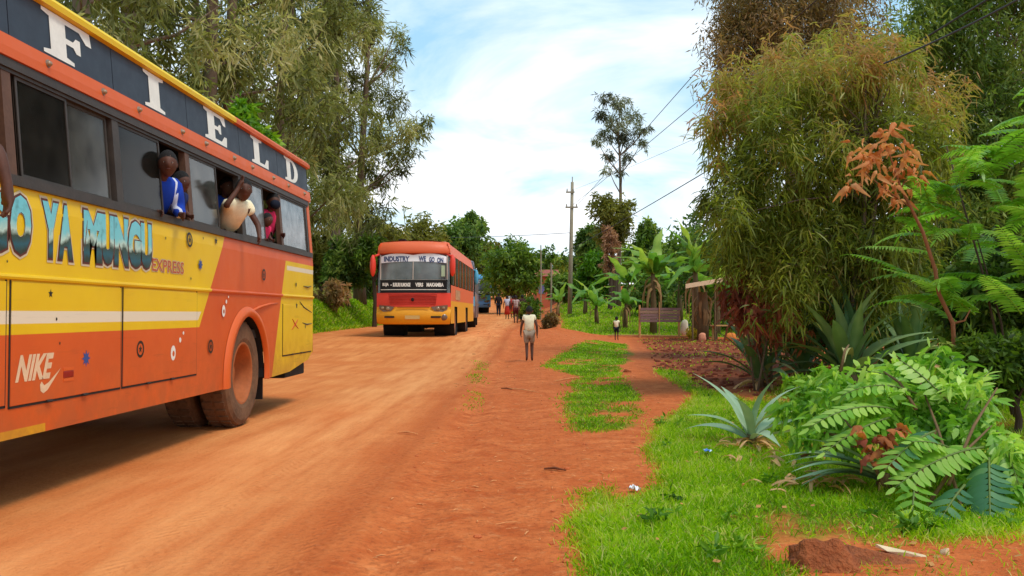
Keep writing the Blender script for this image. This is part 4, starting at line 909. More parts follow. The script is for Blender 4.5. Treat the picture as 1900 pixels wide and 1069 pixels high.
# ------------------------------------------------------------------ trees and bushes
BARK = mat('pale_bark', lin(108, 88, 70), .9, .35, 3, stretch=(3, 3, .5), bump=.5, bd=.03); BARK_D = mat('dark_bark', lin(74, 56, 42), .9, .3, 5, stretch=(3, 3, .6), bump=.5, bd=.02)
EUC = leaf_mat('eucalypt_leaf', [(0, lin(78, 76, 40)), (1, lin(204, 194, 142)), (.35, lin(118, 122, 62)), (.65, lin(152, 152, 88))], .52)
EUCF = leaf_mat('far_eucalypt_leaf', [(0, lin(78, 78, 58)), (1, lin(160, 160, 126)), (.5, lin(112, 116, 84))], .4)
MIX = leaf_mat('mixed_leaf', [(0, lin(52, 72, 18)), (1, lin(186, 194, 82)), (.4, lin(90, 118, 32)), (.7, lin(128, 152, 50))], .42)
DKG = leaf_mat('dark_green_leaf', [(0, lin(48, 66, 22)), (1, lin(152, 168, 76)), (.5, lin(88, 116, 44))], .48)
OLV = leaf_mat('olive_leaf', [(0, lin(82, 76, 26)), (1, lin(184, 170, 86)), (.5, lin(128, 126, 48))], .42)
BRT = leaf_mat('bright_leaf', [(0, lin(56, 92, 14)), (1, lin(170, 200, 50)), (.5, lin(100, 146, 24))], .4)
WIL = leaf_mat('narrow_leaf', [(0, lin(84, 88, 28)), (1, lin(190, 138, 92)), (.34, lin(128, 140, 46)), (.56, lin(164, 168, 70)), (.8, lin(182, 154, 88))], .55, .42)
BRN = leaf_mat('bronze_leaf', [(0, lin(90, 78, 44)), (1, lin(196, 148, 104)), (.5, lin(144, 120, 74))], .5)
DRY = leaf_mat('dry_leaf', [(0, lin(140, 76, 34)), (1, lin(236, 176, 118)), (.5, lin(208, 124, 66))], .35, .7)
PNK = leaf_mat('pinkish_dead_leaf', [(0, lin(110, 78, 52)), (1, lin(196, 148, 116)), (.5, lin(154, 106, 76))], .35, .7)
REDD = leaf_mat('red_dry_leaf', [(0, lin(116, 58, 38)), (1, lin(216, 136, 100)), (.5, lin(172, 88, 62))], .3, .7)
GRN = leaf_mat('grass_blade', [(0, lin(132, 126, 34)), (1, lin(214, 206, 120)), (.2, lin(92, 140, 8)), (.48, lin(146, 188, 10)), (.74, lin(190, 214, 34))], .55, .5)
def clump_leaves(cs, rs, n, L, Wd, down=.5, vert=1.2, base=.5, spread=.16, segs=1, droop=.25, lenvar=.42):
    """leaves of many clumps; each clump has a tint of its own"""
    Ps, Ds, Ts = [], [], []
    cs = np.asarray(cs, float); rs = np.asarray(rs, float)
    for c, r in zip(cs, rs):
        k = max(8, int(n*np.clip((r/np.mean(rs))**2, .3, 3)))
        ct = base+rng.normal()*spread
        # a clump is a bunch of sprays
        ns = max(4, k//14); sp = rng.normal(size=(ns, 3))*np.array([.48, .48, .42*vert])*r
        ii = rng.integers(0, ns, k); st_ = rng.normal(size=ns)*.08
        p = c+sp[ii]+rng.normal(size=(k, 3))*np.array([.15, .15, .22*vert])*r
        d = rng.normal(size=(k, 3))*.75+unit(sp+np.array([0, 0, .02]))[ii]*.5; d[:, 2] -= down
        Ps.append(p); Ds.append(d); Ts.append(np.clip(ct+st_[ii]+rng.normal(size=k)*.13, 0, 1))
    P_ = np.concatenate(Ps); D_ = np.concatenate(Ds); T_ = np.concatenate(Ts)
    l_ = L*(1+rng.normal(size=len(P_))*lenvar).clip(.5, 1.7)
    return leaf_arrays(P_, D_, l_, Wd*(1+rng.normal(size=len(P_))*.2).clip(.6, 1.5), droop, segs, T_)
def trunk_mb(base, top, r0, r1, bend=.3, n=8, k=7):
    b, t_ = Vector(base), Vector(top); H_ = (t_-b).length; pts, rad = [], []
    o1, o2 = Vector((random.uniform(-1, 1), random.uniform(-1, 1), 0))*bend, Vector((random.uniform(-1, 1), random.uniform(-1, 1), 0))*bend
    for i in range(n+1):
        u = i/n; pts.append(b+(t_-b)*u+o1*math.sin(PI*u)+o2*math.sin(2*PI*u)*.5); rad.append((r0*(1-u)+r1*u)*(1+.35*max(0, .12-u)/.12))
    return MB().tube(pts, rad, k), pts
def tall_eucalypt(label, x, y, Ht, nl=12, leafn=200, group='roadside eucalyptus trees', clumps=None, lm=None, L=.34, Wd=.055, rx=3.0, low=.16, base=.5, lean=(0, 0), name='eucalyptus_tree', vert=1.12):
    z = gz(x, y)-.1; r = thing(name, label, 'tree', (x, y, z), 0, group)
    tr, pts = trunk_mb((0, 0, 0), (lean[0], lean[1], Ht*.97), Ht*.0125+.04, .04, Ht*.018, 10)
    tb = tr.build('trunk', BARK, r, smooth=True)
    cs, rs = [], []
    lim = []
    if clumps is None:
        for i in range(nl):
            u = low+(.95-low)*(i+random.random()*.6)/nl; q = pts[min(9, int(u*10))].lerp(pts[min(10, int(u*10)+1)], u*10-int(u*10))
            a = i*2.4+random.uniform(-.5, .5); ln = rx*(1.05-.45*u)*random.uniform(.7, 1.15)
            e = q+Vector((math.cos(a)*ln, math.sin(a)*ln, ln*random.uniform(.5, 1.0))); m_ = q.lerp(e, .5)+Vector((0, 0, -.1*ln))
            lim.append([q, m_, e])
            for w in (.45, .7, .92, 1.08):
                c = q.lerp(e, w)+Vector((random.uniform(-.5, .5), random.uniform(-.5, .5), random.uniform(-.9, .4))); cs.append(c); rs.append(random.uniform(.5, .95)*rx/3.2)
        cs.append(pts[-1]); rs.append(.9)
    else:
        for (c, rr_) in clumps:
            c = Vector(c)-Vector((x, y, z)); cs.append(c); rs.append(rr_)
            u = min(.9, max(.15, (c.z-.25*math.hypot(c.x, c.y)-.5)/Ht)); q = pts[int(u*10)]; lim.append([q, q.lerp(c, .5)+Vector((0, 0, -.06*(c-q).length)), c])
    lb = MB()
    for l_ in lim: lb.tube(l_, [.055*Ht/20+.015, .035*Ht/20+.01, .012], 5)
    lb.build('limbs', BARK, r); 
    V, F, T = clump_leaves(cs, rs, leafn, L, Wd, .45, vert, base, .25)
    arr_mesh('crown', V, F, lm or EUC, T, r); return r
EX = [(-9.9, 19.5), (-10.6, 23), (-10.2, 27.5), (-11.0, 32), (-10.1, 36.5), (-11.3, 41.5), (-10.4, 46.5), (-14.5, 30), (-15, 40), (-13.8, 50), (-15.5, 24)]
el = ['eucalyptus behind the first navy panel of the near coach', 'eucalyptus behind the letter F of the near coach', 'eucalyptus above the letter I of the near coach', 'pale trunked eucalyptus above the letter E of the near coach', 'eucalyptus above the letter L of the near coach', 'eucalyptus with a straight trunk beside the tail of the near coach',
      'eucalyptus rising just past the tail of the near coach', 'eucalyptus in the second row behind the letter I', 'eucalyptus in the second row behind the letter L', 'eucalyptus in the second row past the coach tail', 'eucalyptus in the second row behind the letter F']
for i, (x, y) in enumerate(EX):
    tall_eucalypt(el[i], x, y, random.uniform(17, 23), 12, 175, rx=3.2 if i < 7 else 3.6, low=.13, base=.40+.1*random.random(), L=.30+.002*y, Wd=.05+.0006*y)
YR = 51.; cl = [(700,45,22),(735,62,20),(690,95,30),(720,120,30),(745,92,15),(690,170,35),(725,190,30),(752,240,30),(778,240,20),(790,222,12),(700,250,35),(735,285,26),(762,278,18),(680,310,30),(715,330,25),(745,318,13),(655,60,28),(640,150,35),(640,230,35),(630,300,30),(660,360,25),(690,388,18),(610,100,40),(605,200,40),(615,350,30),(640,405,22),(600,280,35),(665,20,26),(630,10,35),(690,-20,24),(655,-60,30),(700,-70,20),(620,-60,30),(650,-110,22)]
clw = [(at(px, py, YR+random.uniform(-2, 2)), r_*mpp(YR)*.86) for px, py, r_ in cl]
bx = at(668, 560, YR).x
tall_eucalypt('tallest eucalyptus at the end of the row with ragged hanging clumps against the sky', bx, YR, 21, clumps=clw, leafn=440, L=.36, Wd=.062, base=.40, lean=(.3, 0))
YS = 66.; cl = [(1120,182,13),(1150,190,18),(1113,210,14),(1145,225,20),(1175,215,14),(1190,240,13),(1125,250,16),(1160,255,18),(1201,236,7),(1107,262,9),(1190,265,11),(1130,288,12),(1128,312,8),(1165,290,12),(1155,318,8),(1180,322,6),(1160,340,7),(1185,285,9)]
clw = [(at(px, py, YS+random.uniform(-1.3, 1.3)), r_*mpp(YS)*.9) for px, py, r_ in cl]; bx = at(1146, 560, YS).x; clw = clw[:15]
tall_eucalypt('lone slender eucalyptus with a high open crown against the white sky', bx, YS, 14.2, clumps=clw, leafn=230, L=.34, Wd=.065, vert=.95, lm=EUCF, base=.45, group=None)
def crown_tree(name, label, box, Yv, lm, n=26, leafn=150, L=.3, Wd=.12, base=.5, group=None, depth=None, trunk=True, down=.2, cr=.30, segs=1, spread=.15, bark=None, droop=.2, shell=.55, cat='tree', topbase=None):
    """a crown filling a place on the ground-plan: box = photograph extent at distance Yv"""
    x0, x1, y0, y1 = box; a = at(x0, y1, Yv); b = at(x1, y0, Yv); cx = (a.x+b.x)/2; gz_ = gz(cx, Yv); zb = max(a.z, gz_-.1) if not trunk else max(a.z, gz_+.2)
    hw_, hh_ = (b.x-a.x)/2, (b.z-zb)/2; dp = depth or hw_*.9; cz = (b.z+zb)/2; base_p = Vector((cx, Yv, gz_-.05)); r = thing(name, label, cat, base_p, 0, group)
    cs, rs = [], []
    for i in range(n):
        v = rng.normal(size=3); v /= np.linalg.norm(v); v *= shell+(1-shell)*rng.random(); q = cr*random.uniform(.7, 1.25)
        s_ = (1-q*.8); cs.append((v[0]*hw_*s_, v[1]*dp*s_, cz-gz_+v[2]*hh_*s_)); rs.append(q*min(hw_, hh_*1.2)*1.1)
    stem = MB(); ht = cz-gz_; rad = max(.03, .022*(b.z-gz_)); tops = [Vector(c) for c in cs[:max(4, n//4)]]
    fork = Vector((random.uniform(-.1, .1)*hw_, 0, max(.15, (zb-gz_)*.9+.15*hh_)))
    stem.tube([(0, 0, -.1), fork*.55+Vector((.06*hw_, 0, 0)), fork], [rad*1.25, rad, rad*.8], 7)
    for c in tops: stem.tube([fork, fork.lerp(c, .55)+Vector((0, 0, -.05*hh_)), c], [rad*.55, rad*.35, rad*.12], 5)
    stem.build('trunk' if trunk else 'stems', bark or BARK_D, r)
    if topbase is None: V, F, T = clump_leaves(cs, rs, leafn, L, Wd, down, 1., base, spread, segs, droop)
    else:
        V, F, T = clump_leaves(cs, rs, leafn, L, Wd, down, 1., base, spread, segs, droop); k = len(T)//(len(F)//(1 if segs == 1 else segs)*(1)) if 0 else None
        T = T+topbase*np.clip((V[:, 2]-ht)/hh_, -.6, 1)
    arr_mesh('crown' if trunk else 'foliage', V, F, lm, np.clip(T, 0, 1), r); return r
T_ = 'trees beyond the road'
crown_tree('leafy_tree', 'round bright green tree at the road edge above the walkers', (893, 1008, 432, 566), 74, MIX, 40, 200, .34, .16, .5, None)
crown_tree('leafy_tree', 'dark broad tree on the skyline above the tail of the oncoming coach', (800, 915, 398, 500), 100, DKG, 36, 170, .5, .26, .5, T_)
crown_tree('leafy_tree', 'small dark tree standing up on the skyline left of the wires', (848, 900, 390, 440), 112, DKG, 20, 120, .5, .26, .6, T_)
crown_tree('leafy_tree', 'olive tree behind the orange roof of the oncoming coach', (715, 850, 400, 520), 66, OLV, 36, 180, .34, .15, .5, T_)
crown_tree('leafy_tree', 'brownish tree low on the skyline beside the blue coach', (860, 935, 430, 540), 108, OLV, 24, 130, .5, .25, .45, T_)
crown_tree('leafy_tree', 'yellowish tree between the eucalyptus row and the oncoming coach', (655, 760, 385, 520), 60, OLV, 30, 150, .3, .13, .6, T_)
crown_tree('leafy_tree', 'far pale tree left of the utility pole', (985, 1065, 455, 560), 112, MIX, 24, 130, .5, .25, .42, T_)
crown_tree('leafy_tree', 'far dark tree right of the utility pole', (1062, 1122, 388, 520), 86, DKG, 30, 160, .42, .2, .55, T_)
crown_tree('leafy_tree', 'olive round crown around the foot of the lone eucalyptus', (1088, 1184, 338, 462), 64, OLV, 30, 190, .30, .12, .38, T_)
crown_tree('leafy_tree', 'mid green tree right of the lone eucalyptus', (1160, 1235, 400, 520), 80, MIX, 26, 150, .42, .2, .38, T_)
crown_tree('leafy_tree', 'small grey green tree on the skyline above the banana leaves', (1180, 1222, 405, 450), 95, EUCF, 14, 100, .45, .16, .4, T_)
crown_tree('leafy_tree', 'green tree behind the large banana plant', (1210, 1330, 425, 560), 62, MIX, 34, 170, .34, .17, .55, T_)
crown_tree('leafy_tree', 'bright green bush below the far dark tree', (1062, 1150, 462, 560), 72, BRT, 24, 140, .34, .17, .35, T_)
crown_tree('leafy_tree', 'dull green thicket behind the young bananas', (1005, 1110, 495, 582), 78, MIX, 28, 130, .34, .17, .4, T_)
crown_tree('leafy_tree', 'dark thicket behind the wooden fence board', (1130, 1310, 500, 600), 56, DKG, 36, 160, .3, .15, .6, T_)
crown_tree('dead_foliage_tree', 'column of dead pinkish brown foliage under the lone eucalyptus', (1112, 1150, 396, 520), 62, PNK, 22, 130, .26, .09, .7, None, spread=.1, trunk=False)
B_ = 'bushes on the left bank'
def bush(label, box, Yv, lm, n=22, leafn=150, L=.22, Wd=.1, base=.5, group=None, name='bush', **k): return crown_tree(name, label, box, Yv, lm, n, leafn, L, Wd, base, group, trunk=False, cat='bush', **k)
bush('dark green bush on the left bank below the eucalyptus row', (595, 690, 425, 556), 46, DKG, 30, 200, .26, .11, .5, B_)
bush('olive bush rising behind the tail of the near coach', (560, 640, 398, 556), 50, OLV, 26, 180, .28, .1, .4, B_)
bush('pale green bush between the dark bush and the oncoming coach', (640, 720, 440, 565), 56, MIX, 26, 170, .28, .12, .45, B_)
bush('low brown scrub on top of the left bank', (575, 650, 515, 572), 42, BRN, 18, 130, .2, .07, .6, B_)
bush('mixed green bush behind the left bank farther back', (660, 745, 450, 570), 64, MIX, 26, 170, .3, .13, .35, B_)
bush('big shaded bush behind the tail of the near coach', (500, 610, 380, 560), 58, DKG, 26, 170, .3, .13, .4, B_)
crown_tree('small_tree', 'small dark trunked tree on the bank just left of the oncoming coach', (655, 735, 425, 520), 45, MIX, 18, 120, .24, .1, .4, None)
crown_tree('leafy_tree', 'bright green tree peeking over the roof of the near coach', (405, 512, 172, 330), 17.5, BRT, 26, 260, .17, .075, .55, None, depth=.9)
bush('brownish bush at the edge of the red shoulder past the walking child', (1000, 1042, 578, 622), 41.5, BRN, 14, 120, .14, .06, .4)
bush('scrubby green bush beside the thin poles', (955, 1010, 540, 600), 56, MIX, 16, 110, .2, .09, .5)
# right side
def narrow_tree(name, label, pxbase, Yv, clumps, lm, leafn, L, Wd, base, topz=None, toptint=0., group=None, bark=None, stems=5, rbase=.05, down=1.0, segs=3, droop=.45, spread=.1):
    x = at(*pxbase, Yv).x; z = gz(x, Yv)-.05; r = thing(name, label, 'tree', (x, Yv, z), 0, group); o = Vector((x, Yv, z)); cs = [Vector(c)-o for c, _ in clumps]; rs = [q for _, q in clumps]
    sb = MB(); tops = sorted(range(len(cs)), key=lambda i: -cs[i].z)
    for i in range(stems):
        c = cs[tops[(i*3) % max(1, len(tops)//2)]]; b_ = Vector((random.uniform(-.25, .25), random.uniform(-.25, .25), 0)); m_ = b_.lerp(c, .5)+Vector((random.uniform(-.15, .15), random.uniform(-.15, .15), .1))
        sb.tube([b_, b_.lerp(m_, .5), m_, m_.lerp(c, .5), c], [rbase, rbase*.85, rbase*.65, rbase*.4, rbase*.15], 6)
        for k in range(max(1, len(cs)//stems)):
            e = cs[(i+k*stems) % len(cs)]; q = m_.lerp(c, random.uniform(0, .6)); 
            if e.z < m_.z: q = b_.lerp(m_, min(.9, max(.2, e.z/max(.3, m_.z)*.8)))
            sb.tube([q, q.lerp(e, .5)+Vector((0, 0, .06)), e], [rbase*.35, rbase*.22, rbase*.08], 4)
    sb.build('trunk', bark or BARK, r, smooth=True)
    V, F, T = clump_leaves(cs, rs, leafn, L, Wd, down, 1.25, base, spread, segs, droop)
    if topz: T = T+toptint*np.clip((V[:, 2]+z-topz[0])/(topz[1]-topz[0]), 0, 1)
    arr_mesh('crown', V, F, lm, np.clip(T, 0, 1), r); return r
def fill(poly, n, rpx, Yv, dy, jitter=.3, seed=0):
    """clump centres spread evenly over an outline seen at distance Yv, given real depth dy"""
    r_ = random.Random(seed); xs = [p[0] for p in poly]; ys = [p[1] for p in poly]; out_ = []; tries = 0
    while len(out_) < n and tries < 6000:
        tries += 1; c = (r_.uniform(min(xs), max(xs)), r_.uniform(min(ys), max(ys)))
        if not inpoly(np.array(c[0]), np.array(c[1]), poly): continue
        if min([(c[0]-q[0])**2+(c[1]-q[1])**2 for q in out_] or [1e9]) < (rpx*.72*(1-tries/8000))**2: continue
        out_.append(c)
    return [(at(a, b, Yv+r_.uniform(-dy, dy)), rpx*mpp(Yv)*r_.uniform(.75, 1.2)) for a, b in out_]
YB = 13.0
bigp = [(1345,165),(1400,130),(1450,105),(1520,85),(1600,90),(1680,105),(1720,150),(1760,215),(1775,300),(1760,380),(1740,450),(1690,520),(1600,560),(1500,570),(1430,540),(1370,490),(1340,440),(1325,380),(1345,330),(1350,290),(1325,245),(1330,205)]
cl = fill(bigp, 96, 44, YB, .95, seed=3)+[(at(px, py, YB+random.uniform(-.4, .4)), r_*mpp(YB)) for px, py, r_ in ((1322, 375, 20), (1305, 370, 10), (1335, 300, 16), (1330, 225, 16), (1345, 160, 18), (1430, 100, 24), (1475, 75, 18), (1545, 70, 20), (1630, 75, 22), (1690, 95, 20), (1660, 85, 16), (1320, 400, 18), (1365, 455, 30), (1410, 480, 26))]
narrow_tree('willowy_tree', 'large bushy tree of narrow drooping leaves with rusty tips on the right', (1560, 640), YB, cl, WIL, 430, .13, .019, .33, (3.4, 4.9), .5, rbase=.05, down=.45, droop=.35, spread=.15)
cl = fill([(1360,455),(1450,420),(1560,450),(1680,430),(1730,500),(1690,620),(1560,640),(1450,625),(1400,560)], 46, 40, 14.6, .6, seed=12)
narrow_tree('leafy_shrub', 'dense olive shrub filling the space under the narrow leaved tree', (1570, 660), 14.6, cl, MIX, 330, .11, .026, .30, rbase=.03, down=.3, segs=1, droop=.25, spread=.16)
cl = fill([(1345,-40),(1340,60),(1350,130),(1345,190),(1400,220),(1500,200),(1590,150),(1620,60),(1600,-40),(1480,-120)], 40, 46, 22, 1.4, seed=5)+[(at(px, py, 22), r_*mpp(22)) for px, py, r_ in ((1342, 60, 14), (1350, 95, 16), (1338, 150, 14), (1345, 190, 16), (1360, 30, 18))]
narrow_tree('bronze_tree', 'tall dull bronze tree behind the narrow leaved tree', (1480, 560), 22, cl, BRN, 900, .13, .034, .42, rbase=.12, down=.5, segs=1, droop=.2)
cl = fill([(1700,-30),(1690,60),(1700,130),(1730,190),(1740,260),(1760,360),(1800,450),(1960,460),(1960,-120),(1760,-100)], 84, 42, 16, 1.2, seed=6)
narrow_tree('feathery_tree', 'tall soft green tree at the right edge above the ferny sapling', (1830, 600), 16, cl, DKG, 620, .12, .032, .62, rbase=.04, stems=3, down=.4, segs=1, droop=.3)
cl = fill([(1580,330),(1700,300),(1960,330),(1960,650),(1800,660),(1700,640),(1600,620),(1500,610),(1440,600),(1400,560),(1440,500)], 60, 48, 17.5, 1.0, seed=8)
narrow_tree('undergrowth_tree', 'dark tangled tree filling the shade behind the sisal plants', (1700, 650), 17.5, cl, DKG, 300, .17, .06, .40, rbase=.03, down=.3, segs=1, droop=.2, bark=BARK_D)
cl = fill([(1280,430),(1330,420),(1400,470),(1480,520),(1500,600),(1420,600),(1300,590),(1280,520)], 30, 34, 30, 1.5, seed=9)
narrow_tree('shade_tree', 'dark green tree behind the shelter roof', (1390, 600), 46, [(c*1.0+Vector((c.x*.5, 16, (c.z-EYE)*.5)), q*1.5) for c, q in cl], DKG, 220, .3, .13, .42, rbase=.1, down=.3, segs=1, droop=.2)
cl = fill([(1358,530),(1395,508),(1455,512),(1472,545),(1440,575),(1452,600),(1410,640),(1378,612)], 15, 24, 13.3, .5, seed=15)+[(at(a_, b_, 13.4), r_*mpp(13.4)) for a_, b_, r_ in ((1500, 620, 14), (1525, 590, 12), (1475, 600, 14), (1350, 560, 10))]
narrow_tree('dried_shrub', 'reddish dried shrub with drooping withered leaves at the left foot of the narrow leaved tree', (1420, 660), 13.3, cl, REDD, 75, .12, .038, .5, rbase=.02, down=.7, droop=.4, spread=.22)
bush('orange withered bush between the sisal plants', (1470, 1540, 560, 660), 15.5, DRY, 14, 60, .16, .05, .5)
bush('low leafy weeds in front of the sisal plants', (1440, 1580, 680, 740), 10.2, BRT, 22, 90, .085, .035, .62, shell=.3)
bush('olive weeds at the right edge below the dark trees', (1800, 1960, 560, 700), 10.0, OLV, 22, 150, .10, .035, .45)
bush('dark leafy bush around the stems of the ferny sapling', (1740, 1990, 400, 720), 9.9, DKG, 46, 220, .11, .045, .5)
bush('leafy weeds at the foot of the ferny sapling behind the cut branches', (1775, 1990, 590, 740), 7.9, MIX, 26, 170, .09, .036, .42)
bush('dark broad leaved weeds in the bottom right corner', (1800, 1990, 840, 960), 5.6, DKG, 20, 60, .085, .05, .6, shell=.3)

# ------------------------------------------------------------------ bananas, sisal, fronds
def blade_mesh(name, L, Wd, segs, fold, arch, m, tint=.5, tip=.0, wide=.45, wob=0., prof=None):
    """one big leaf along +x from the origin, arching down; two halves folded at the midrib"""
    V, T = [], []
    for i in range(segs+1):
        u = i/segs; x = L*u*(1-.18*arch*u); z = L*(.30*u*(1-u)*2*.6-arch*.55*u*u); w = Wd/2*(prof(u) if prof else (max(.03, math.sin(PI*min(.985, u**wide))**.75)))
        for s in (-1, 0, 1):
            dz = -fold*w*abs(s)+wob*w*math.sin(u*17+s*2)*abs(s); V.append((x, s*w*(1-.1*abs(dz)), z+dz)); T.append(np.clip(tint+(.12 if s == 0 else 0)+tip*u**3+.06*math.sin(u*23+s), 0, 1))
    F = [(i*3+j, i*3+j+1, i*3+j+4, i*3+j+3) for i in range(segs) for j in range(2)]
    me = bpy.data.meshes.new(name); me.from_pydata(V, [], F); a = me.attributes.new('tint', 'FLOAT', 'POINT'); a.data.foreach_set('value', np.array(T, np.float32)); me.materials.append(m)
    me.polygons.foreach_set('use_smooth', [True]*len(F)); me.update(); return me
def place(name, me, parent, loc, az, el_, roll=0., sc=1.):
    o = link(name, me, parent); o.matrix_local = Matrix.Translation(loc) @ Matrix.Rotation(az, 4, 'Z') @ Matrix.Rotation(-el_, 4, 'Y') @ Matrix.Rotation(roll, 4, 'X') @ Matrix.Scale(sc, 4); return o
BANL = leaf_mat('banana_leaf', [(0, lin(58, 100, 40)), (1, lin(190, 206, 92)), (.5, lin(104, 152, 58))], .45, .4); BSTEM = mat('banana_stem', lin(104, 82, 52), .8, .4, 5, stretch=(2, 2, .5)); DRYB = leaf_mat('dead_banana_leaf', [(0, lin(96, 66, 40)), (1, lin(206, 170, 120)), (.5, lin(150, 112, 72))], .25, .8)
ban = [blade_mesh('banana_leaf', 2.0, .42, 14, .4, a, BANL, t_, .1, .5, .5) for a, t_ in ((.5, .45), (.9, .55), (1.3, .4), (.2, .7))]; dead = blade_mesh('dead_leaf', 1.2, .13, 8, .8, 1.9, DRYB, .5, 0, .5, .5)
def banana(label, px, py, Yv, stem_h, n, sc, nd=4, up=.9):
    x = at(px, py, Yv).x; z = gz(x, Yv); r = thing('banana_plant', label, 'banana plant', (x, Yv, z-.05), random.uniform(0, 6), 'banana plants')
    MB().tube([(0, 0, 0), (.03, .02, stem_h*.5), (.0, .05, stem_h)], [.14*sc, .11*sc, .07*sc], 9).build('stem', BSTEM, r, smooth=True)
    for i in range(n): place('leaf', ban[i % 4], r, (0, .05, stem_h*.97), i*2.4+random.uniform(-.3, .3), random.uniform(.35, 1.25)*up, random.uniform(-.4, .4), sc*random.uniform(.75, 1.1))
    for i in range(nd): place('dead_leaf', dead, r, (0, .04, stem_h*random.uniform(.75, .95)), i*1.7, -.3, 0, sc*random.uniform(.7, 1.0))
    return r
banana('large banana plant with a shaggy brown stem above the wooden fence board', 1212, 590, 44, 3.0, 12, 1.35, 8)
banana('young banana plant left of the small child', 1108, 575, 50, 1.1, 7, .95, 2)
banana('banana plant with yellowing sheaths right of the small child', 1160, 590, 47, 1.4, 7, .95, 6)
banana('banana plant holding one upright leaf against the sky', 1292, 560, 40, 3.0, 8, 1.35, 5, 1.2)
banana('banana plant over the shelter roof', 1330, 560, 43, 2.2, 8, 1.3, 3)
banana('banana plant behind the end of the fence board', 1262, 590, 52, 2.4, 8, 1.3, 3)
banana('banana plant in the thicket left of the large one', 1165, 560, 58, 2.2, 8, 1.3, 3)
banana('small banana plant near the thin poles', 1035, 575, 62, 1.0, 6, 1.0, 2)
banana('small bright banana plant beside the utility pole', 1085, 575, 58, 1.1, 7, 1.1, 2)
SIS = leaf_mat('sisal_leaf', [(0, lin(62, 92, 50)), (1, lin(176, 196, 140)), (.5, lin(98, 130, 78))], .2, .45, .4); SISP = leaf_mat('grey_sisal_leaf', [(0, lin(112, 140, 108)), (1, lin(196, 212, 176)), (.5, lin(144, 170, 132))], .2, .5, .4); SISY = leaf_mat('yellowed_sisal_leaf', [(0, lin(126, 130, 74)), (1, lin(206, 200, 140)), (.5, lin(168, 166, 104))], .15, .6)
sp_ = lambda u: (.75+.6*math.sin(PI*min(1, u*1.1)))*(1-u**3.2)*.8+.01
sis = [blade_mesh('sisal_leaf', 1., .12, 9, -.35, a, SIS, t_, .08, .5, 0, sp_) for a, t_ in ((.05, .5), (.2, .4), (.35, .62))]; sisp = [blade_mesh('sisal_leaf', 1., .15, 9, -.3, a, SISP, t_, .08, .5, 0, sp_) for a, t_ in ((.05, .5), (.15, .4), (.25, .62))]; STRW = leaf_mat('straw_leaf', [(0, lin(150, 96, 54)), (1, lin(240, 206, 156)), (.5, lin(214, 160, 106))], .3, .8)
sisd = blade_mesh('dry_sisal_leaf', .8, .07, 8, -.6, 1.3, STRW, .55, .1, .5, .3, sp_); sisy = blade_mesh('yellow_sisal_leaf', .9, .10, 8, -.3, .9, SISY, .6, .1, .5, 0, sp_)
def sisal(label, p, n, sc, lo=.25, hi=1.45, nd=4, tilt=0., group='sisal plants', az0=None, azs=2*PI, ny=1):
    r = thing('sisal_plant', label, 'sisal plant', p, 0, group)
    MB().tube([(0, 0, -.05), (0, 0, .16*sc)], [.10*sc, .06*sc], 10).build('stem_base', BSTEM, r, smooth=True)
    for i in range(n):
        u = i/(n-1); e = lo+(hi-lo)*u; a = (i*2.4) if az0 is None else az0+(random.random()-.5)*azs
        place('leaf', sis[i % 3], r, (math.cos(a)*.04*sc, math.sin(a)*.04*sc, .08*sc+.08*sc*u), a, e+random.uniform(-.12, .12), random.uniform(-.3, .3), sc*random.uniform(.8, 1.08))
    for i in range(nd): place('dry_leaf', sisd, r, (0, 0, .06*sc), random.uniform(0, 6.3), random.uniform(-.15, .25), random.uniform(-.6, .6), sc*random.uniform(.6, .95))
    for i in range(ny): place('yellow_leaf', sisy, r, (0, 0, .12*sc), random.uniform(0, 6.3), random.uniform(.5, 1.0), 0, sc)
    return r
def gp(px, py, Yv): x = at(px, py, Yv).x; return Vector((x, Yv, gz(x, Yv)))
sisal('sisal plant with broad upright blades at the edge of the tilled soil', gp(1412, 700, 13.6), 22, 1.15, .2, 1.5, 6)
sisal('largest sisal plant with tall blades in front of the dark trees', gp(1575, 690, 12.6), 28, 1.45, .35, 1.5, 5, ny=3)
sisal('sisal plant half hidden in shade beyond the rusty stem', gp(1690, 690, 13.2), 22, 1.25, .25, 1.5, 4)
sisal('shaded sisal plant between the two upright ones', gp(1490, 690, 14.4), 18, 1.0, .2, 1.4, 5)
sis_ = sis; sis = sisp
sisal('small grey green sisal with a skirt of dry straw leaves on the grass', gp(1395, 828, 7.7), 11, .66, -.05, 1.0, 14, ny=1); sis = sis_
_s = sis; sis = sisp
cut = sisal('cut sisal rosette lying on its side under the leafy heap', gp(1640, 905, 5.9), 10, .62, -.02, .32, 3, az0=PI-.1, azs=.9, ny=0); sis = _s
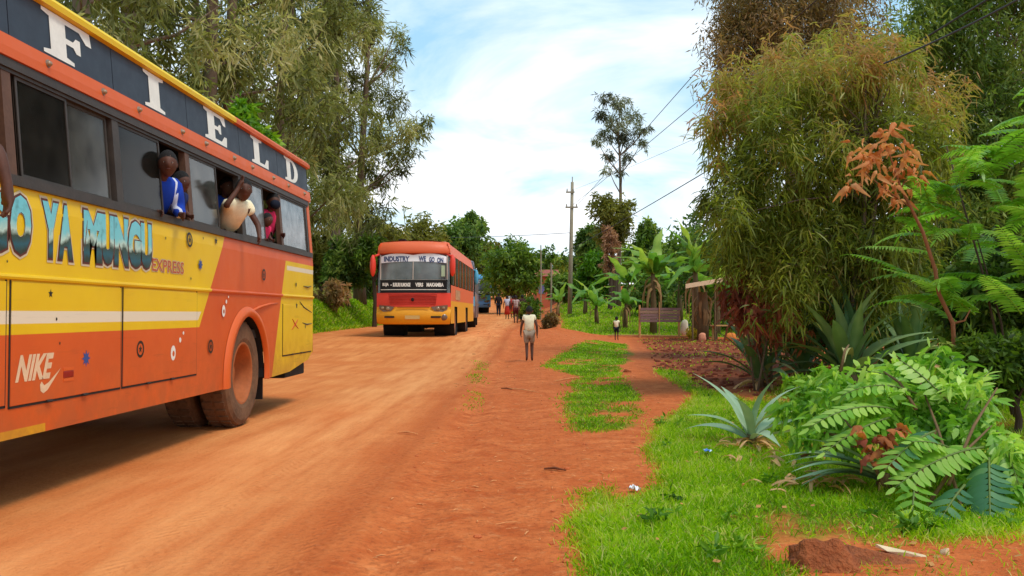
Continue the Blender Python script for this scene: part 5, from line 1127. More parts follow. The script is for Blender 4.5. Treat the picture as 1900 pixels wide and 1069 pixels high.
# pinnate fronds
def frond_curve(L, arch, n): return [(L*u*(1-.22*arch*u), 0, L*(.25*u-arch*.5*u*u)) for u in [i/n for i in range(n+1)]]
def leaflet_mesh(name, L, Wd, m, tint, droop=.25):
    V, F, T = leaf_arrays(np.zeros((1, 3)), np.array([[1., 0, 0]]), L, Wd, droop, 4, np.array([tint]), side=np.array([[0, 1., 0]]))
    me = bpy.data.meshes.new(name); me.from_pydata(V.tolist(), [], F.tolist()); a = me.attributes.new('tint', 'FLOAT', 'POINT'); a.data.foreach_set('value', np.asarray(T, np.float32)); me.materials.append(m); me.polygons.foreach_set('use_smooth', [True]*len(F)); return me
def frond_mesh(name, L, arch, pairs, ll, lw, m, tint, ang=1.15, dr=.35):
    c = frond_curve(L, arch, pairs+1); Ps, Ds, Sd, Ls, Ts = [], [], [], [], []
    for i in range(1, pairs+1):
        p = Vector(c[i]); d = (Vector(c[i+1])-Vector(c[i-1])).normalized(); u = i/pairs; k = ll*(.65+.6*math.sin(PI*min(1, .15+u*.8)))*(1.05-.3*u)
        for s in (-1, 1):
            a = ang+random.uniform(-.12, .12); v = d*math.cos(a)+Vector((0, s, .12)).normalized()*math.sin(a); Ps.append(p); Ds.append(v); Sd.append(d); Ls.append(k*random.uniform(.9, 1.1)); Ts.append(np.clip(tint+random.uniform(-.14, .14)+.1*u, 0, 1))
    Ps.append(Vector(c[-1])); Ds.append((Vector(c[-1])-Vector(c[-2])).normalized()); Sd.append(Vector((0, 1, 0))); Ls.append(ll*.8); Ts.append(tint)
    V, F, T = leaf_arrays(np.array([tuple(v) for v in Ps]), np.array([tuple(v) for v in Ds]), np.array(Ls), np.array(Ls)*lw/ll, dr, 3, np.array(Ts), side=np.array([tuple(v) for v in Sd]))
    st_ = MB().tube(c, [.006*L/.5*(1-.7*i/(pairs+1)) for i in range(pairs+2)], 4); nv = len(V)
    V = np.concatenate([V, np.array([tuple(x) for x in st_.v])]); T = np.concatenate([T, np.full(len(st_.v), min(1, tint+.25))])
    me = bpy.data.meshes.new(name); me.from_pydata(V.tolist(), [], F.tolist()+[tuple(nv+i for i in f) for f in st_.f]); a = me.attributes.new('tint', 'FLOAT', 'POINT'); a.data.foreach_set('value', T.astype(np.float32)); me.materials.append(m); me.polygons.foreach_set('use_smooth', [True]*len(me.polygons)); return me
FRN = leaf_mat('frond_leaflet', [(0, lin(62, 108, 26)), (1, lin(206, 228, 110)), (.5, lin(134, 184, 56))], .48, .4, .4)
FRB = leaf_mat('bluish_leaflet', [(0, lin(36, 78, 50)), (1, lin(140, 178, 116)), (.5, lin(70, 118, 74))], .3, .4, .4)
sf = [frond_mesh('frond', .62, a, 18, .085, .026, FRN, t_) for a, t_ in ((.5, .3), (.9, .42), (.3, .55), (1.1, .22))]
def sapling(label, px, py, Yv, fl, hgt, sc=1., group=None):
    p = gp(px, py, Yv); r = thing('ferny_sapling', label, 'sapling', p, 0, group)
    sb = MB(); heads = []
    for k in range(4):
        tp = Vector((random.uniform(-.5, .5), random.uniform(-.3, .3), hgt*random.uniform(.6, 1.))); sb.tube([(0, 0, -.05), tp*.5+Vector((random.uniform(-.1, .1), 0, 0)), tp], [.014, .011, .006], 6); heads.append(tp)
    sb.build('trunk', BARK_D, r, smooth=True)
    for (fx, fy) in fl:
        q = at(fx, fy, Yv+random.uniform(-.35, .35))-p; hd = min(heads, key=lambda t_: (t_-q).length); az = math.atan2(q.y-hd.y+random.uniform(-.4, .4), q.x-hd.x)
        place('frond', random.choice(sf), r, q, az+random.uniform(-.5, .5), random.uniform(-.05, .5), random.uniform(-.3, .3), sc*random.uniform(.75, 1.15))
    return r
fl = [(random.Random(i).uniform(1700, 1900), 0) for i in range(3)]
pts_ = []
rr2 = random.Random(4)
while len(pts_) < 90:
    a, b = rr2.uniform(1715, 1960), rr2.uniform(165, 600)
    if a > 1870-(b-165)*.75 if b < 380 else a > 1705: pts_.append((a, b))
sapling('ferny sapling with feather shaped fronds at the right edge behind the rusty stem', 1880, 690, 8.6, pts_, 2.6, 1.35)
# dead branch: rusty stem carrying crumpled orange leaves
YD = 8.2; p0 = gp(1772, 640, YD); db = thing('dead_branch', 'leaning rusty stem topped with crumpled orange brown leaves', 'dead branch', p0)
sp = [at(*q, YD)-p0 for q in ((1776, 655), (1768, 600), (1742, 545), (1735, 500), (1712, 430), (1690, 385), (1672, 350), (1655, 300), (1640, 255))]; sp[0].z = -.05
MB().tube(sp, [.020, .019, .018, .017, .015, .013, .010, .008, .004], 7).tube([sp[1], at(1790, 595, YD)-p0, at(1800, 575, YD)-p0], [.012, .009, .005], 6).tube([sp[5], at(1640, 350, YD)-p0, at(1605, 320, YD)-p0], [.009, .006, .003], 5).tube([sp[6], at(1690, 315, YD)-p0], [.007, .003], 5).build('stem', mat('rusty_stem', lin(142, 86, 52), .8, .3, 9), db, smooth=True)
cr_ = [blade_mesh('dead_leaf', .15, .05, 7, f_, a, DRY, t_, .1, .5, .9) for f_, a, t_ in ((.9, 1.6, .5), (.6, 2.2, .65), (1.2, 1.2, .36), (.8, 1.9, .8))]
dp = [(1590, 285), (1600, 330), (1640, 270), (1660, 260), (1650, 300), (1680, 290), (1620, 310), (1690, 320), (1665, 340), (1640, 345), (1585, 345), (1670, 370), (1655, 365), (1700, 310), (1705, 335), (1630, 290), (1600, 300)]
for i in range(130):
    px, py = dp[i % len(dp)]; place('dead_leaf', cr_[i % 4], db, at(px+random.uniform(-14, 14), py+random.uniform(-34, 8), YD+random.uniform(-.15, .15))-p0, random.uniform(0, 6.3), random.uniform(-1.2, .4), random.uniform(-1.5, 1.5), random.uniform(.45, 1.1))
# heap of cut leafy branches in the foreground; its fronds carry single leaflets
hp = gp(1690, 940, 5.5); heap = thing('cut_branch', 'heap of freshly cut leafy branches with long feather fronds on the grass', 'cut branches', hp)
lfm = [leaflet_mesh('leaflet', 1., .37, m_, t_, d_) for m_, t_, d_ in ((FRN, .5, .3), (FRN, .68, .2), (FRB, .5, .35), (FRB, .68, .25), (FRN, .85, .3), (FRN, .34, .35))]
STM = mat('green_stem', lin(96, 112, 48), .6, .2, 10)
def big_frond(b, e, pairs, ll, pal, sag=.2, roll=0., wide=1.15):
    b, e = Vector(b), Vector(e); L = (e-b).length; n = pairs+1; cv = [b.lerp(e, i/n)+Vector((0, 0, sag*L*4*(i/n)*(1-i/n)*.5)) for i in range(n+1)]
    fo = MB().tube([q-hp for q in cv], [.008*(1-.7*i/n) for i in range(n+1)], 5).build('frond', STM, heap, smooth=True)
    for i in range(1, n+1):
        d = (cv[min(n, i+1)]-cv[i-1]).normalized(); sd = d.cross(Vector((0, 0, 1))).normalized(); up = sd.cross(d); sd = sd*math.cos(roll)+up*math.sin(roll); nn = sd.cross(d)
        u = i/n; k = ll*(.6+.55*math.sin(PI*min(1, .2+u*.75)))
        for s in ((-1, 1) if i < n else (0,)):
            a = wide+random.uniform(-.1, .1); v = (d*math.cos(a)+sd*s*math.sin(a)) if s else d; v = (v+Vector((0, 0, -.18))).normalized(); y_ = d.cross(v).cross(v).normalized() if s else sd
            y_ = (d-v*d.dot(v)).normalized() if s else sd; z_ = v.cross(y_)
            o = link('leaflet', random.choice(pal), fo); M_ = Matrix((v, y_, z_)).transposed().to_4x4(); M_.translation = cv[i]-hp; o.matrix_local = M_ @ Matrix.Scale(k*random.uniform(.9, 1.1), 4)
A5 = lambda px, py, y_: at(px, py, y_)
gB, gD, gL = [lfm[0], lfm[1], lfm[5]], [lfm[2], lfm[3], lfm[2]], [lfm[1], lfm[4], lfm[0]]
big_frond(A5(1825, 830, 5.5), A5(1660, 905, 5.2), 14, .125, gB+[lfm[1]], .12, .5)
big_frond(A5(1835, 850, 5.4), A5(1838, 1022, 4.9), 13, .12, gD, .05, .1)
big_frond(A5(1735, 800, 5.6), A5(1640, 875, 5.3), 11, .11, gD+gB, .12, .4)
big_frond(A5(1660, 760, 5.9), A5(1500, 795, 5.7), 12, .11, gL, .2, .5)
big_frond(A5(1650, 775, 5.8), A5(1530, 840, 5.6), 10, .10, gL, .1, .4)
big_frond(A5(1720, 700, 6.2), A5(1740, 650, 6.3), 5, .12, gL, .1, 1.2)
big_frond(A5(1690, 720, 6.2), A5(1610, 690, 6.3), 7, .10, gL, .2, .6)
big_frond(A5(1740, 730, 6.1), A5(1800, 700, 6.2), 6, .10, gB, .2, .6)
big_frond(A5(1700, 880, 5.3), A5(1690, 985, 4.95), 6, .10, gB, .1, .2)
big_frond(A5(1790, 900, 5.2), A5(1735, 985, 5.0), 6, .10, gD, .1, .3)
big_frond(A5(1700, 730, 6.0), A5(1560, 735, 6.0), 10, .10, gL, .25, .6)
big_frond(A5(1760, 745, 5.9), A5(1665, 665, 6.1), 8, .10, gL, .1, .7)
big_frond(A5(1790, 760, 5.8), A5(1835, 690, 6.0), 7, .10, gL, .1, .6)
big_frond(A5(1850, 800, 5.6), A5(1890, 900, 5.3), 9, .11, gB, .15, .4)
big_frond(A5(1760, 830, 5.5), A5(1690, 820, 5.4), 7, .10, gL, .1, .6)
V, F, T = clump_leaves([tuple(A5(px, py, y_)-hp) for px, py, y_ in ((1700, 740, 6.1), (1650, 750, 6.1), (1740, 760, 6.0), (1690, 790, 6.0), (1760, 800, 5.8), (1620, 720, 6.2), (1780, 740, 6.0), (1800, 790, 5.8), (1850, 820, 5.7), (1780, 870, 5.7), (1720, 850, 5.8), (1860, 900, 5.5), (1720, 690, 6.3), (1660, 700, 6.4), (1760, 690, 6.3), (1620, 760, 6.0), (1800, 730, 6.2), (1600, 790, 6.1), (1550, 760, 6.3), (1560, 720, 6.6), (1510, 735, 6.8), (1480, 760, 6.8), (1530, 800, 6.2), (1900, 850, 5.5), (1890, 930, 5.3), (1850, 960, 5.4), (1800, 960, 5.4), (1660, 830, 5.9))],
     [.17]*28, 150, .085, .032, .35, .9, .6, .16, 3, .3)
o = arr_mesh('loose_foliage', V, F, FRN, T, heap); tag(o, kind='stuff')
sbm = MB()
for a_, b_ in (((1560, 690, 6.5), (1575, 640, 6.6)), ((1500, 800, 6.2), (1640, 850, 5.8)), ((1700, 760, 5.9), (1640, 690, 6.2)), ((1480, 850, 6.3), (1600, 830, 5.9)), ((1760, 900, 5.3), (1850, 720, 5.9)), ((1690, 950, 5.4), (1760, 740, 6.1)), ((1720, 940, 5.3), (1840, 790, 5.6)), ((1640, 900, 5.6), (1560, 770, 6.1)), ((1790, 960, 5.2), (1700, 690, 6.3))): sbm.tube([A5(*a_)-hp, (A5(*a_)-hp).lerp(A5(*b_)-hp, .5)+Vector((0, 0, .05)), A5(*b_)-hp], [.012, .010, .005], 6)
sbm.build('branches', mat('cut_wood', lin(112, 84, 52), .8, .3, 10), heap, smooth=True)
bl = [blade_mesh('withered_leaf', .15, .065, 7, .7, .9, mm_, t_, .1, .5, .8) for mm_, t_ in ((DRY, .1), (REDD, .3), (DRY, .35))]
for i in range(26):
    px, py = ((1615, 810), (1640, 830), (1625, 845), (1660, 800))[i % 4]; place('withered_leaf', bl[i % 3], heap, A5(px+random.uniform(-18, 18), py+random.uniform(-20, 16), 5.55)-hp, random.uniform(0, 6.3), random.uniform(-.6, .4), random.uniform(-1, 1), random.uniform(.6, 1))
# dry leaf heap on the grass and other litter
def dryheap(label, px, py, Yv, n, sc, spread):
    p = gp(px, py, Yv); r = thing('dry_leaf_heap', label, 'dry leaves', p, 0)
    for i in range(n): place('dry_leaf', random.choice([sisd, sisd, cr_[1]]), r, (random.gauss(0, spread), random.gauss(0, spread*.6), random.uniform(.02, .06)), random.uniform(0, 6.3), random.uniform(-.1, .3), random.uniform(-.5, .5), sc*random.uniform(.25, .5))
dryheap('dry curled straw leaves at the foot of the small grey sisal', 1382, 836, 7.55, 30, 1.1, .13)
dryheap('brown dead leaves lying in front of the cut sisal rosette', 1485, 905, 6.0, 34, 1.0, .18)
dryheap('thin dry leaves on the grass beside the blue wrapper', 1430, 868, 6.8, 14, 1.1, .18)

# ------------------------------------------------------------------ grass
def grass(name, label, poly, n, hgt, wd, falloff=1.2, patch=0., ymin=None, seed=1, tint=.5, edge=.07):
    r_ = np.random.default_rng(seed); P0 = np.array(poly); lo, hi = P0.min(0)-edge*2, P0.max(0)+edge*2; out_ = []
    while sum(len(a) for a in out_) < n:
        xy = lo+(hi-lo)*r_.random((n*3, 2)); y0 = max(3.8, lo[1]); keep = r_.random(len(xy)) < (y0/np.maximum(xy[:, 1], y0))**falloff
        w_ = sines(xy[:, 0], xy[:, 1], [(3, .10), (8, .05), (19, .03)], 9); jt = r_.normal(size=xy.shape)*np.array([edge, edge*1.6]); keep &= inpoly(xy[:, 0]+w_*.6+jt[:, 0], xy[:, 1]+w_*.9+jt[:, 1], poly); keep &= ~inpoly(xy[:, 0]+jt[:, 1]*.6, xy[:, 1]+jt[:, 0], PATH)
        keep &= patchf(xy[:, 0], xy[:, 1])+r_.normal(size=len(xy))*.3 > patch-1
        xy = xy[keep]; out_.append(xy)
        if len(xy) == 0: break
    xy = np.concatenate(out_)[:n]; z = h(xy[:, 0], xy[:, 1]); hv = sines(xy[:, 0], xy[:, 1], [(2.5, .5), (6, .35)], 33)
    P_ = np.column_stack([xy, z-.01]); D_ = np.column_stack([r_.normal(size=(n, 2))[:len(xy)]*.45, np.full(len(xy), 1.)]); L_ = hgt*(1+.55*hv+r_.normal(size=len(xy))*.25).clip(.35, 2.2); far = np.maximum(1, xy[:, 1]/9)
    V, F, T = leaf_arrays(P_, D_, L_, wd*far**.8, .35, 2, np.clip(tint+.30*hv+.18*patchf(xy[:, 0]+7, xy[:, 1])+r_.normal(size=len(xy))*.16+(r_.random(len(xy)) < .12)*.5, 0, 1))
    o = arr_mesh(name, V, F, GRN, T); tag(o, label, 'grass', None, 'stuff')
grass('grass', 'bright green grass of the right verge', G_MAIN, 150000, .085, .0065, 1.5, .72)
grass('grass', 'grass patch between the shoulder and the footpath', G_MID, 22000, .06, .010, .6, .92, seed=2, tint=.38)
grass('grass', 'sparse tufts at the road edge', G_SPK, 900, .04, .009, 0, 1.1, seed=3, tint=.35)
grass('grass', 'sparse thin grass at the worn verge edge', wpoly([(1100, 950), (1240, 890), (1200, 850), (1140, 900), (1060, 940), (1080, 1000), (1120, 1080), (1160, 1080)]), 7000, .05, .006, 1, 1.0, seed=4, tint=.4)
grass('grass', 'grass of the far field behind the fence board', [(1.2, 41.6), (26, 41.6), (34, 80), (1.8, 80)], 60000, .20, .011, .5, seed=5, tint=.5)
grass('grass', 'grass covering the left bank', [(-8.4, 16), (-11.5, 16), (-12.5, 85), (-8.5, 85)], 60000, .22, .012, .3, seed=6, tint=.42)
grass('grass', 'weeds scattered on the tilled soil', SOIL, 900, .08, .014, 0, 1.15, seed=7, tint=.5)
grass('grass', 'sparse blades on the bare soil in front of the rock', wpoly([(1480, 1010), (1900, 930), (2100, 960), (2100, 1090), (1480, 1090)]), 1800, .06, .005, 0, 1.0, seed=8, tint=.55)
# litter
def scatter_bits(name, label, poly, n, mk, m, seed=1, patch=None):
    r_ = np.random.default_rng(seed); P0 = np.array(poly); lo, hi = P0.min(0), P0.max(0); xy = lo+(hi-lo)*r_.random((n*5, 2)); k = inpoly(xy[:, 0], xy[:, 1], poly) & (r_.random(len(xy)) < (lo[1]/np.maximum(xy[:, 1], .1))**1.0); xy = xy[k][:n]
    mb = MB()
    for x, y in xy: mk(mb, x, y, gz(x, y), r_)
    tag(mb.build(name, m), label, 'litter', None, 'stuff')
SHP = wpoly([(640, 1085), (900, 610), (1010, 625), (1100, 640), (1180, 700), (1250, 760), (1190, 850), (1100, 960), (1120, 1085)])
def twig(mb, x, y, z, r_):
    a = r_.uniform(0, 2*PI); l_ = r_.uniform(.015, .07)*(2.2 if r_.random() < .12 else 1); w_ = r_.uniform(.0012, .0035)*max(1, y/9); mb.tube([(x, y, z+.006), (x+math.cos(a)*l_*.5, y+math.sin(a)*l_*.5, z+.010), (x+math.cos(a)*l_, y+math.sin(a)*l_, z+.006)], [w_, w_*1.4, w_*.6], 4)
scatter_bits('straw_litter', 'broken straw and twigs on the red shoulder', SHP, 900, twig, mat('straw', lin(206, 138, 84), .8, .45, 9))
r_ = np.random.default_rng(77); lo, hi = np.array(G_MAIN).min(0), np.array(G_MAIN).max(0); xy = lo+(hi-lo)*r_.random((900, 2)); xy = xy[inpoly(xy[:, 0], xy[:, 1], G_MAIN) & ~inpoly(xy[:, 0], xy[:, 1], PATH)][:110]
V, F, T = clump_leaves(np.column_stack([xy, h(xy[:, 0], xy[:, 1])+.045]), r_.uniform(.03, .075, len(xy)), 26, .06, .024, .1, .8, .5, .25, 1, .2); tag(arr_mesh('weeds', V, F, BRT, T), 'small broad leaved weeds dotted through the grass', 'weeds', None, 'stuff')
xy = lo+(hi-lo)*r_.random((1500, 2)); xy = xy[inpoly(xy[:, 0], xy[:, 1], G_MAIN) & ~inpoly(xy[:, 0], xy[:, 1], PATH)][:150]; tf = np.repeat(xy, 16, 0)+r_.normal(size=(len(xy)*16, 2))*.025
V, F, T = leaf_arrays(np.column_stack([tf, h(tf[:, 0], tf[:, 1])]), np.column_stack([r_.normal(size=tf.shape)*.5, np.ones(len(tf))]), r_.uniform(.08, .2, len(tf)), .006*np.maximum(1, tf[:, 1]/8), .5, 3, np.repeat(r_.uniform(.2, 1.1, len(xy)), 16)); tag(arr_mesh('grass_tufts', V, F, GRN, np.clip(T, 0, 1)), 'taller coarse tufts standing in the verge grass', 'grass', None, 'stuff')
def fleaf(mb, x, y, z, r_):
    a = r_.uniform(0, 6.3); l_ = r_.uniform(.02, .05); w_ = l_*.3; c_, s_ = math.cos(a), math.sin(a); zz = z+r_.uniform(.03, .06); tl = r_.uniform(-.4, .4)*l_
    mb.add([(x, y, zz), (x+c_*l_*.5-s_*w_, y+s_*l_*.5+c_*w_, zz+tl*.5+.006), (x+c_*l_, y+s_*l_, zz+tl), (x+c_*l_*.5+s_*w_, y+s_*l_*.5-c_*w_, zz+tl*.5-.004)], [(0, 1, 2), (0, 2, 3)])
scatter_bits('fallen_leaves', 'fallen dry leaves caught in the grass of the right verge', G_MAIN, 260, fleaf, mat('fallen_leaf', lin(176, 122, 66), .9, .45, 5), 6)
scatter_bits('fallen_leaves', 'dry leaves strewn over the bare soil by the rock', wpoly([(1480, 1010), (1900, 930), (2100, 960), (2100, 1090), (1480, 1090)]), 90, lambda mb, x, y, z, r_: fleaf(mb, x, y, z-.03, r_), mat('fallen_leaf', (0, 0, 0, 1)), 7)
def clod(mb, x, y, z, r_):
    s_ = r_.uniform(.004, .013)*(1 if r_.random() < .95 else 2); mb.ball((x, y, z+s_*.2), (s_*r_.uniform(.8, 1.4), s_*r_.uniform(.8, 1.4), s_*.6), 6, 4)
scatter_bits('gravel', 'small red clods on the shoulder', SHP, 900, clod, mat('red_clod', lin(186, 96, 52), .95, .35, 20), 2)
scatter_bits('soil_clods', 'clods and stubble on the tilled soil', SOIL, 900, lambda mb, x, y, z, r_: mb.ball((x, y, z), (r_.uniform(.02, .07), r_.uniform(.02, .07), r_.uniform(.015, .05)), 6, 4), mat('dark_clod', lin(110, 50, 28), .95, .35, 20), 3)
def rock(name, label, p, r3, m, seed=1):
    bm = bmesh.new(); bmesh.ops.create_icosphere(bm, subdivisions=4, radius=1); r_ = np.random.default_rng(seed); ax_ = r_.normal(size=(14, 3)); ax_ = unit(ax_); off = r_.uniform(.5, .85, 14)
    for v in bm.verts:
        c = np.array(v.co); k = 1.
        for a, o_ in zip(ax_, off): d = float(c@a); k = min(k, o_/d if d > o_ else 1.)
        c = c*k*(1+.05*math.sin(c[0]*7+seed)*math.sin(c[1]*8+c[2]*5)+.035*math.sin(c[2]*17+c[0]*13)+.02*math.sin(c[1]*37+c[2]*31)*math.sin(c[0]*29)); v.co = (c[0]*r3[0], c[1]*r3[1], c[2]*r3[2])
    me = bpy.data.meshes.new(name); bm.to_mesh(me); bm.free(); me.polygons.foreach_set('use_smooth', [True]*len(me.polygons)); me.materials.append(m); o = link(name, me); o.location = p; return tag(o, label, 'rock')
RK = mat('laterite_rock', lin(140, 70, 34), .95, .4, 9, bump=.9, bd=.03, col2=lin(172, 92, 48))
rock('rock', 'large rough laterite rock at the bottom edge of the grass', gp(1528, 1075, 4.12)+Vector((0, 0, -.04)), (.19, .15, .20), RK, 14); rock('rock', 'smaller laterite rock right of the large one', gp(1622, 1082, 4.25)+Vector((0, 0, -.05)), (.22, .16, .15), RK, 6)
rock('stone', 'brown stone where the footpath meets the grass patch', gp(1163, 690, 17.5), (.10, .08, .08), RK, 8)
rock('stone', 'pale stone chip standing in the bottom right soil', gp(1753, 1052, 4.35), (.03, .025, .042), mat('pale_stone', lin(214, 182, 142), .9, .15, 9), 3)
p = gp(1672, 1045, 4.35); m = MB(); pr = [(-.11, .03), (-.03, .045), (.10, -.01), (.115, -.035), (.02, -.03), (-.06, -.005)]
m.add([(a, b, .018+.012*math.sin(a*30)) for a, b in pr]+[(a, b, .004) for a, b in pr], [tuple(range(6)), tuple(range(11, 5, -1))]+[(i, i+6, (i+1) % 6+6, (i+1) % 6) for i in range(6)])
o = m.build('wood_chip', mat('pale_wood_chip', lin(216, 186, 146), .85, .2, 14)); o.location = p; o.rotation_euler = (.15, .1, -.25); tag(o, 'long pale wood chip lying on the bare soil', 'wood chip')
def scrap(name, label, p, s_, m, cat, seed):
    r_ = random.Random(seed); mb = MB(); n = 7
    for i in range(n):
        for k in range(n): mb.v.append(((i/(n-1)-.5)*s_[0]*(1+.2*r_.random()), (k/(n-1)-.5)*s_[1]*(1+.2*r_.random()), .01+s_[2]*(math.sin(i*1.7+seed)*math.cos(k*1.3)*.5+.5)*r_.uniform(.5, 1)))
    mb.f = [(i*n+k, i*n+k+1, (i+1)*n+k+1, (i+1)*n+k) for i in range(n-1) for k in range(n-1)]; mb.mi = [0]*len(mb.f); o = mb.build(name, m); o.location = p; o.rotation_euler = (.2, .1, seed); return tag(o, label, cat)
scrap('paper_scrap', 'crumpled white paper scrap at the worn edge of the grass', gp(1175, 910, 5.85), (.05, .06, .05), mat('white_paper', lin(236, 236, 240), .7, .04, 5), 'litter', 2)
t = NT('wrapper_print'); pq = t.coord(); f_ = t.math('GREATER_THAN', t.noise(22, 2, pq), .52); WRP = t.done(t.bsdf(t.mix(f_, lin(64, 116, 190), lin(206, 220, 236)), .3, 0, .5))
scrap('wrapper', 'blue and white sweet wrapper lying in the grass', gp(1312, 856, 7.05)+Vector((0, 0, .04)), (.11, .05, .02), WRP, 'litter', 1)
for i, (a, b, nm) in enumerate((((945, 722), (1000, 730), 'thick straw stalk lying across the shoulder ahead of the child'), ((1028, 709), (1085, 700), 'pale stick at the lower end of the grass patch'), ((738, 805), (775, 808), 'thin stick on the wheel track at the road edge'), ((930, 722), (950, 724), 'short dark stick beside the thick straw stalk'), ((1010, 873), (1050, 876), 'dark twig in the middle of the shoulder'))):
    pa, pb = ong(*a), ong(*b); mid = pa.lerp(pb, .5); o = MB().tube([pa+Vector((0, 0, .012)), mid+Vector((0, .02, .02)), pb+Vector((0, 0, .012))], [.007, .011, .005], 6).build('stick', [mat('straw', (0, 0, 0, 1)), mat('dark_stick', lin(110, 62, 36), .9, .3, 20)][i > 2], None, mid); o.location = mid; tag(o, nm, 'stick')

# ------------------------------------------------------------------ poles and wires, fence board, shelter, house
POLE = mat('weathered_pole', lin(150, 136, 112), .85, .25, 3, stretch=(4, 4, .4)); WIRE = mat('wire', (.05, .05, .055, 1), .6, .1)
PY = 60.; pb = gp(1057, 572, PY); ht = at(1062, 338, PY).z-pb.z
pole = thing('utility_pole', 'tall wooden utility pole with two crossarms in the far field', 'utility pole', pb)
lean = at(1062, 338, PY).x-pb.x
MB().tube([(0, 0, -.2), (lean*.5, 0, ht*.5), (lean*.97, 0, ht)], [.16, .13, .10], 9).build('shaft', POLE, pole, smooth=True)
def arm(zpx, x0, x1, nm='crossarm'):
    z = at(1060, zpx, PY).z-pb.z; a, b = at(x0, zpx, PY).x-pb.x, at(x1, zpx, PY).x-pb.x; o = MB().box(a, b, -.14, -.05, z-.05, z+.05).build(nm, POLE, pole)
    for x in (a+.08, b-.08): MB().lathe([(0, .02), (.05, .05), (.1, .05), (.12, .03), (.16, .045), (.2, .01)], (x, -.09, z+.05), 'Z', 8).build('insulator', mat('insulator', lin(186, 178, 166), .4, .1), o)
arm(357, 1050, 1066); arm(385, 1049, 1072); MB().tube([(lean, 0, ht), (lean, 0, ht+.35)], .035, 6).build('top_pin', STEEL, pole)
def wire(label, a, b, sag, r=.012):
    a, b = Vector(a), Vector(b); pts = [a.lerp(b, u)+Vector((0, 0, -sag*4*u*(1-u))) for u in [i/30 for i in range(31)]]; o = MB().tube([q-a for q in pts], r, 5).build('power_line', WIRE); o.location = a; tag(o, label, 'power line', 'power lines from the utility pole')
def wire_px(label, start, q, Yq, ext, sag=.0, r=.012):
    b = at(*q, Yq); d = b-start; wire(label, start, start+d*ext, sag, r)
wire_px('upper power line slanting over the right trees', at(1072, 383, PY)+Vector((0, -.1, .12)), (1340, 68), 24, 1.9, .15)
wire_px('second power line slanting into the narrow leaved tree', at(1064, 383, PY)+Vector((0, -.1, .12)), (1310, 166), 27, 1.9, .15)
wire_px('faint third power line below the upper two', at(1066, 355, PY)+Vector((0, -.1, .12)), (1300, 242), 32, 1.8, .2, .007)
wire_px('lowest power line slanting down to the thicket', at(1059, 462, PY)+Vector((0, -.1, 0)), (1310, 306), 27, 1.8, .2, .016)
wire('low power line running level to the left', at(1058, 432, PY), at(780, 440, 112), .15, .02)
pole2 = lambda label, px, top, base, Yv, r: tag(MB().tube([gp(px, base, Yv)-Vector((0, 0, .2)), at(px+1, (top+base)/2, Yv), at(px+.5, top, Yv)], [r, r*.9, r*.75], 7).build('thin_pole', POLE, None), label, 'pole', 'thin poles in the field')
pole2('thin pale pole left of the utility pole', 1022, 488, 578, 63, .07); pole2('thin rusty pole beside the round green tree', 1003, 455, 580, 60, .05)
wire('cable crossing the top right corner in front of the trees', at(1640, 118, 9), at(1960, -40, 7), .03, .009)
# fence board of rough planks on two posts
FY = 40.3; WOOD = mat('weathered_plank', lin(150, 118, 96), .9, .3, 5, stretch=(1, 1, 6)); WOODP = mat('plank_purple', lin(132, 102, 96), .9, .3, 5, stretch=(.6, 3, 5)); POST = mat('raw_post', lin(188, 140, 86), .85, .25, 6)
fb = thing('plank_board', 'weathered plank board on two raw posts at the field edge', 'fence', gp(1222, 628, FY))
o0 = fb.location.copy()
for px, top in ((1187, 566), (1260, 572)):
    a = at(px, 628, FY); MB().tube([(a.x-o0.x, 0, -.2), (a.x-o0.x, 0, at(px, top, FY).z-o0.z)], [.06, .045], 7).build('post', POST, fb)
zt, zb_ = at(1220, 571, FY).z-o0.z, at(1220, 598, FY).z-o0.z; xa, xb = at(1186, 600, FY).x-o0.x, at(1262, 600, FY).x-o0.x
for i in range(5):
    z0 = zb_+(zt-zb_)*i/5; m = MB().box(xa+random.uniform(-.04, .06), xb+random.uniform(-.06, .05), -.09-random.uniform(0, .012), -.06, z0+.006, z0+(zt-zb_)/5-.008); m.build('plank', random.choice([WOOD, WOODP]), fb)
a = at(1222, 560, FY); MB().tube([(a.x-o0.x, -.11, -.1), (a.x-o0.x+.02, -.11, zt+.25)], .022, 6).build('stake', POST, fb)
rl = MB().tube([gp(1128, 622, FY+.3)+Vector((0, 0, .05)), gp(1190, 628, FY)+Vector((0, 0, .10)), gp(1262, 629, FY)+Vector((0, 0, .06)), gp(1330, 634, FY-1)+Vector((0, 0, .08))], .03, 6); tag(rl.build('ground_rail', POST), 'thin bamboo rail lying along the foot of the plank board', 'rail')
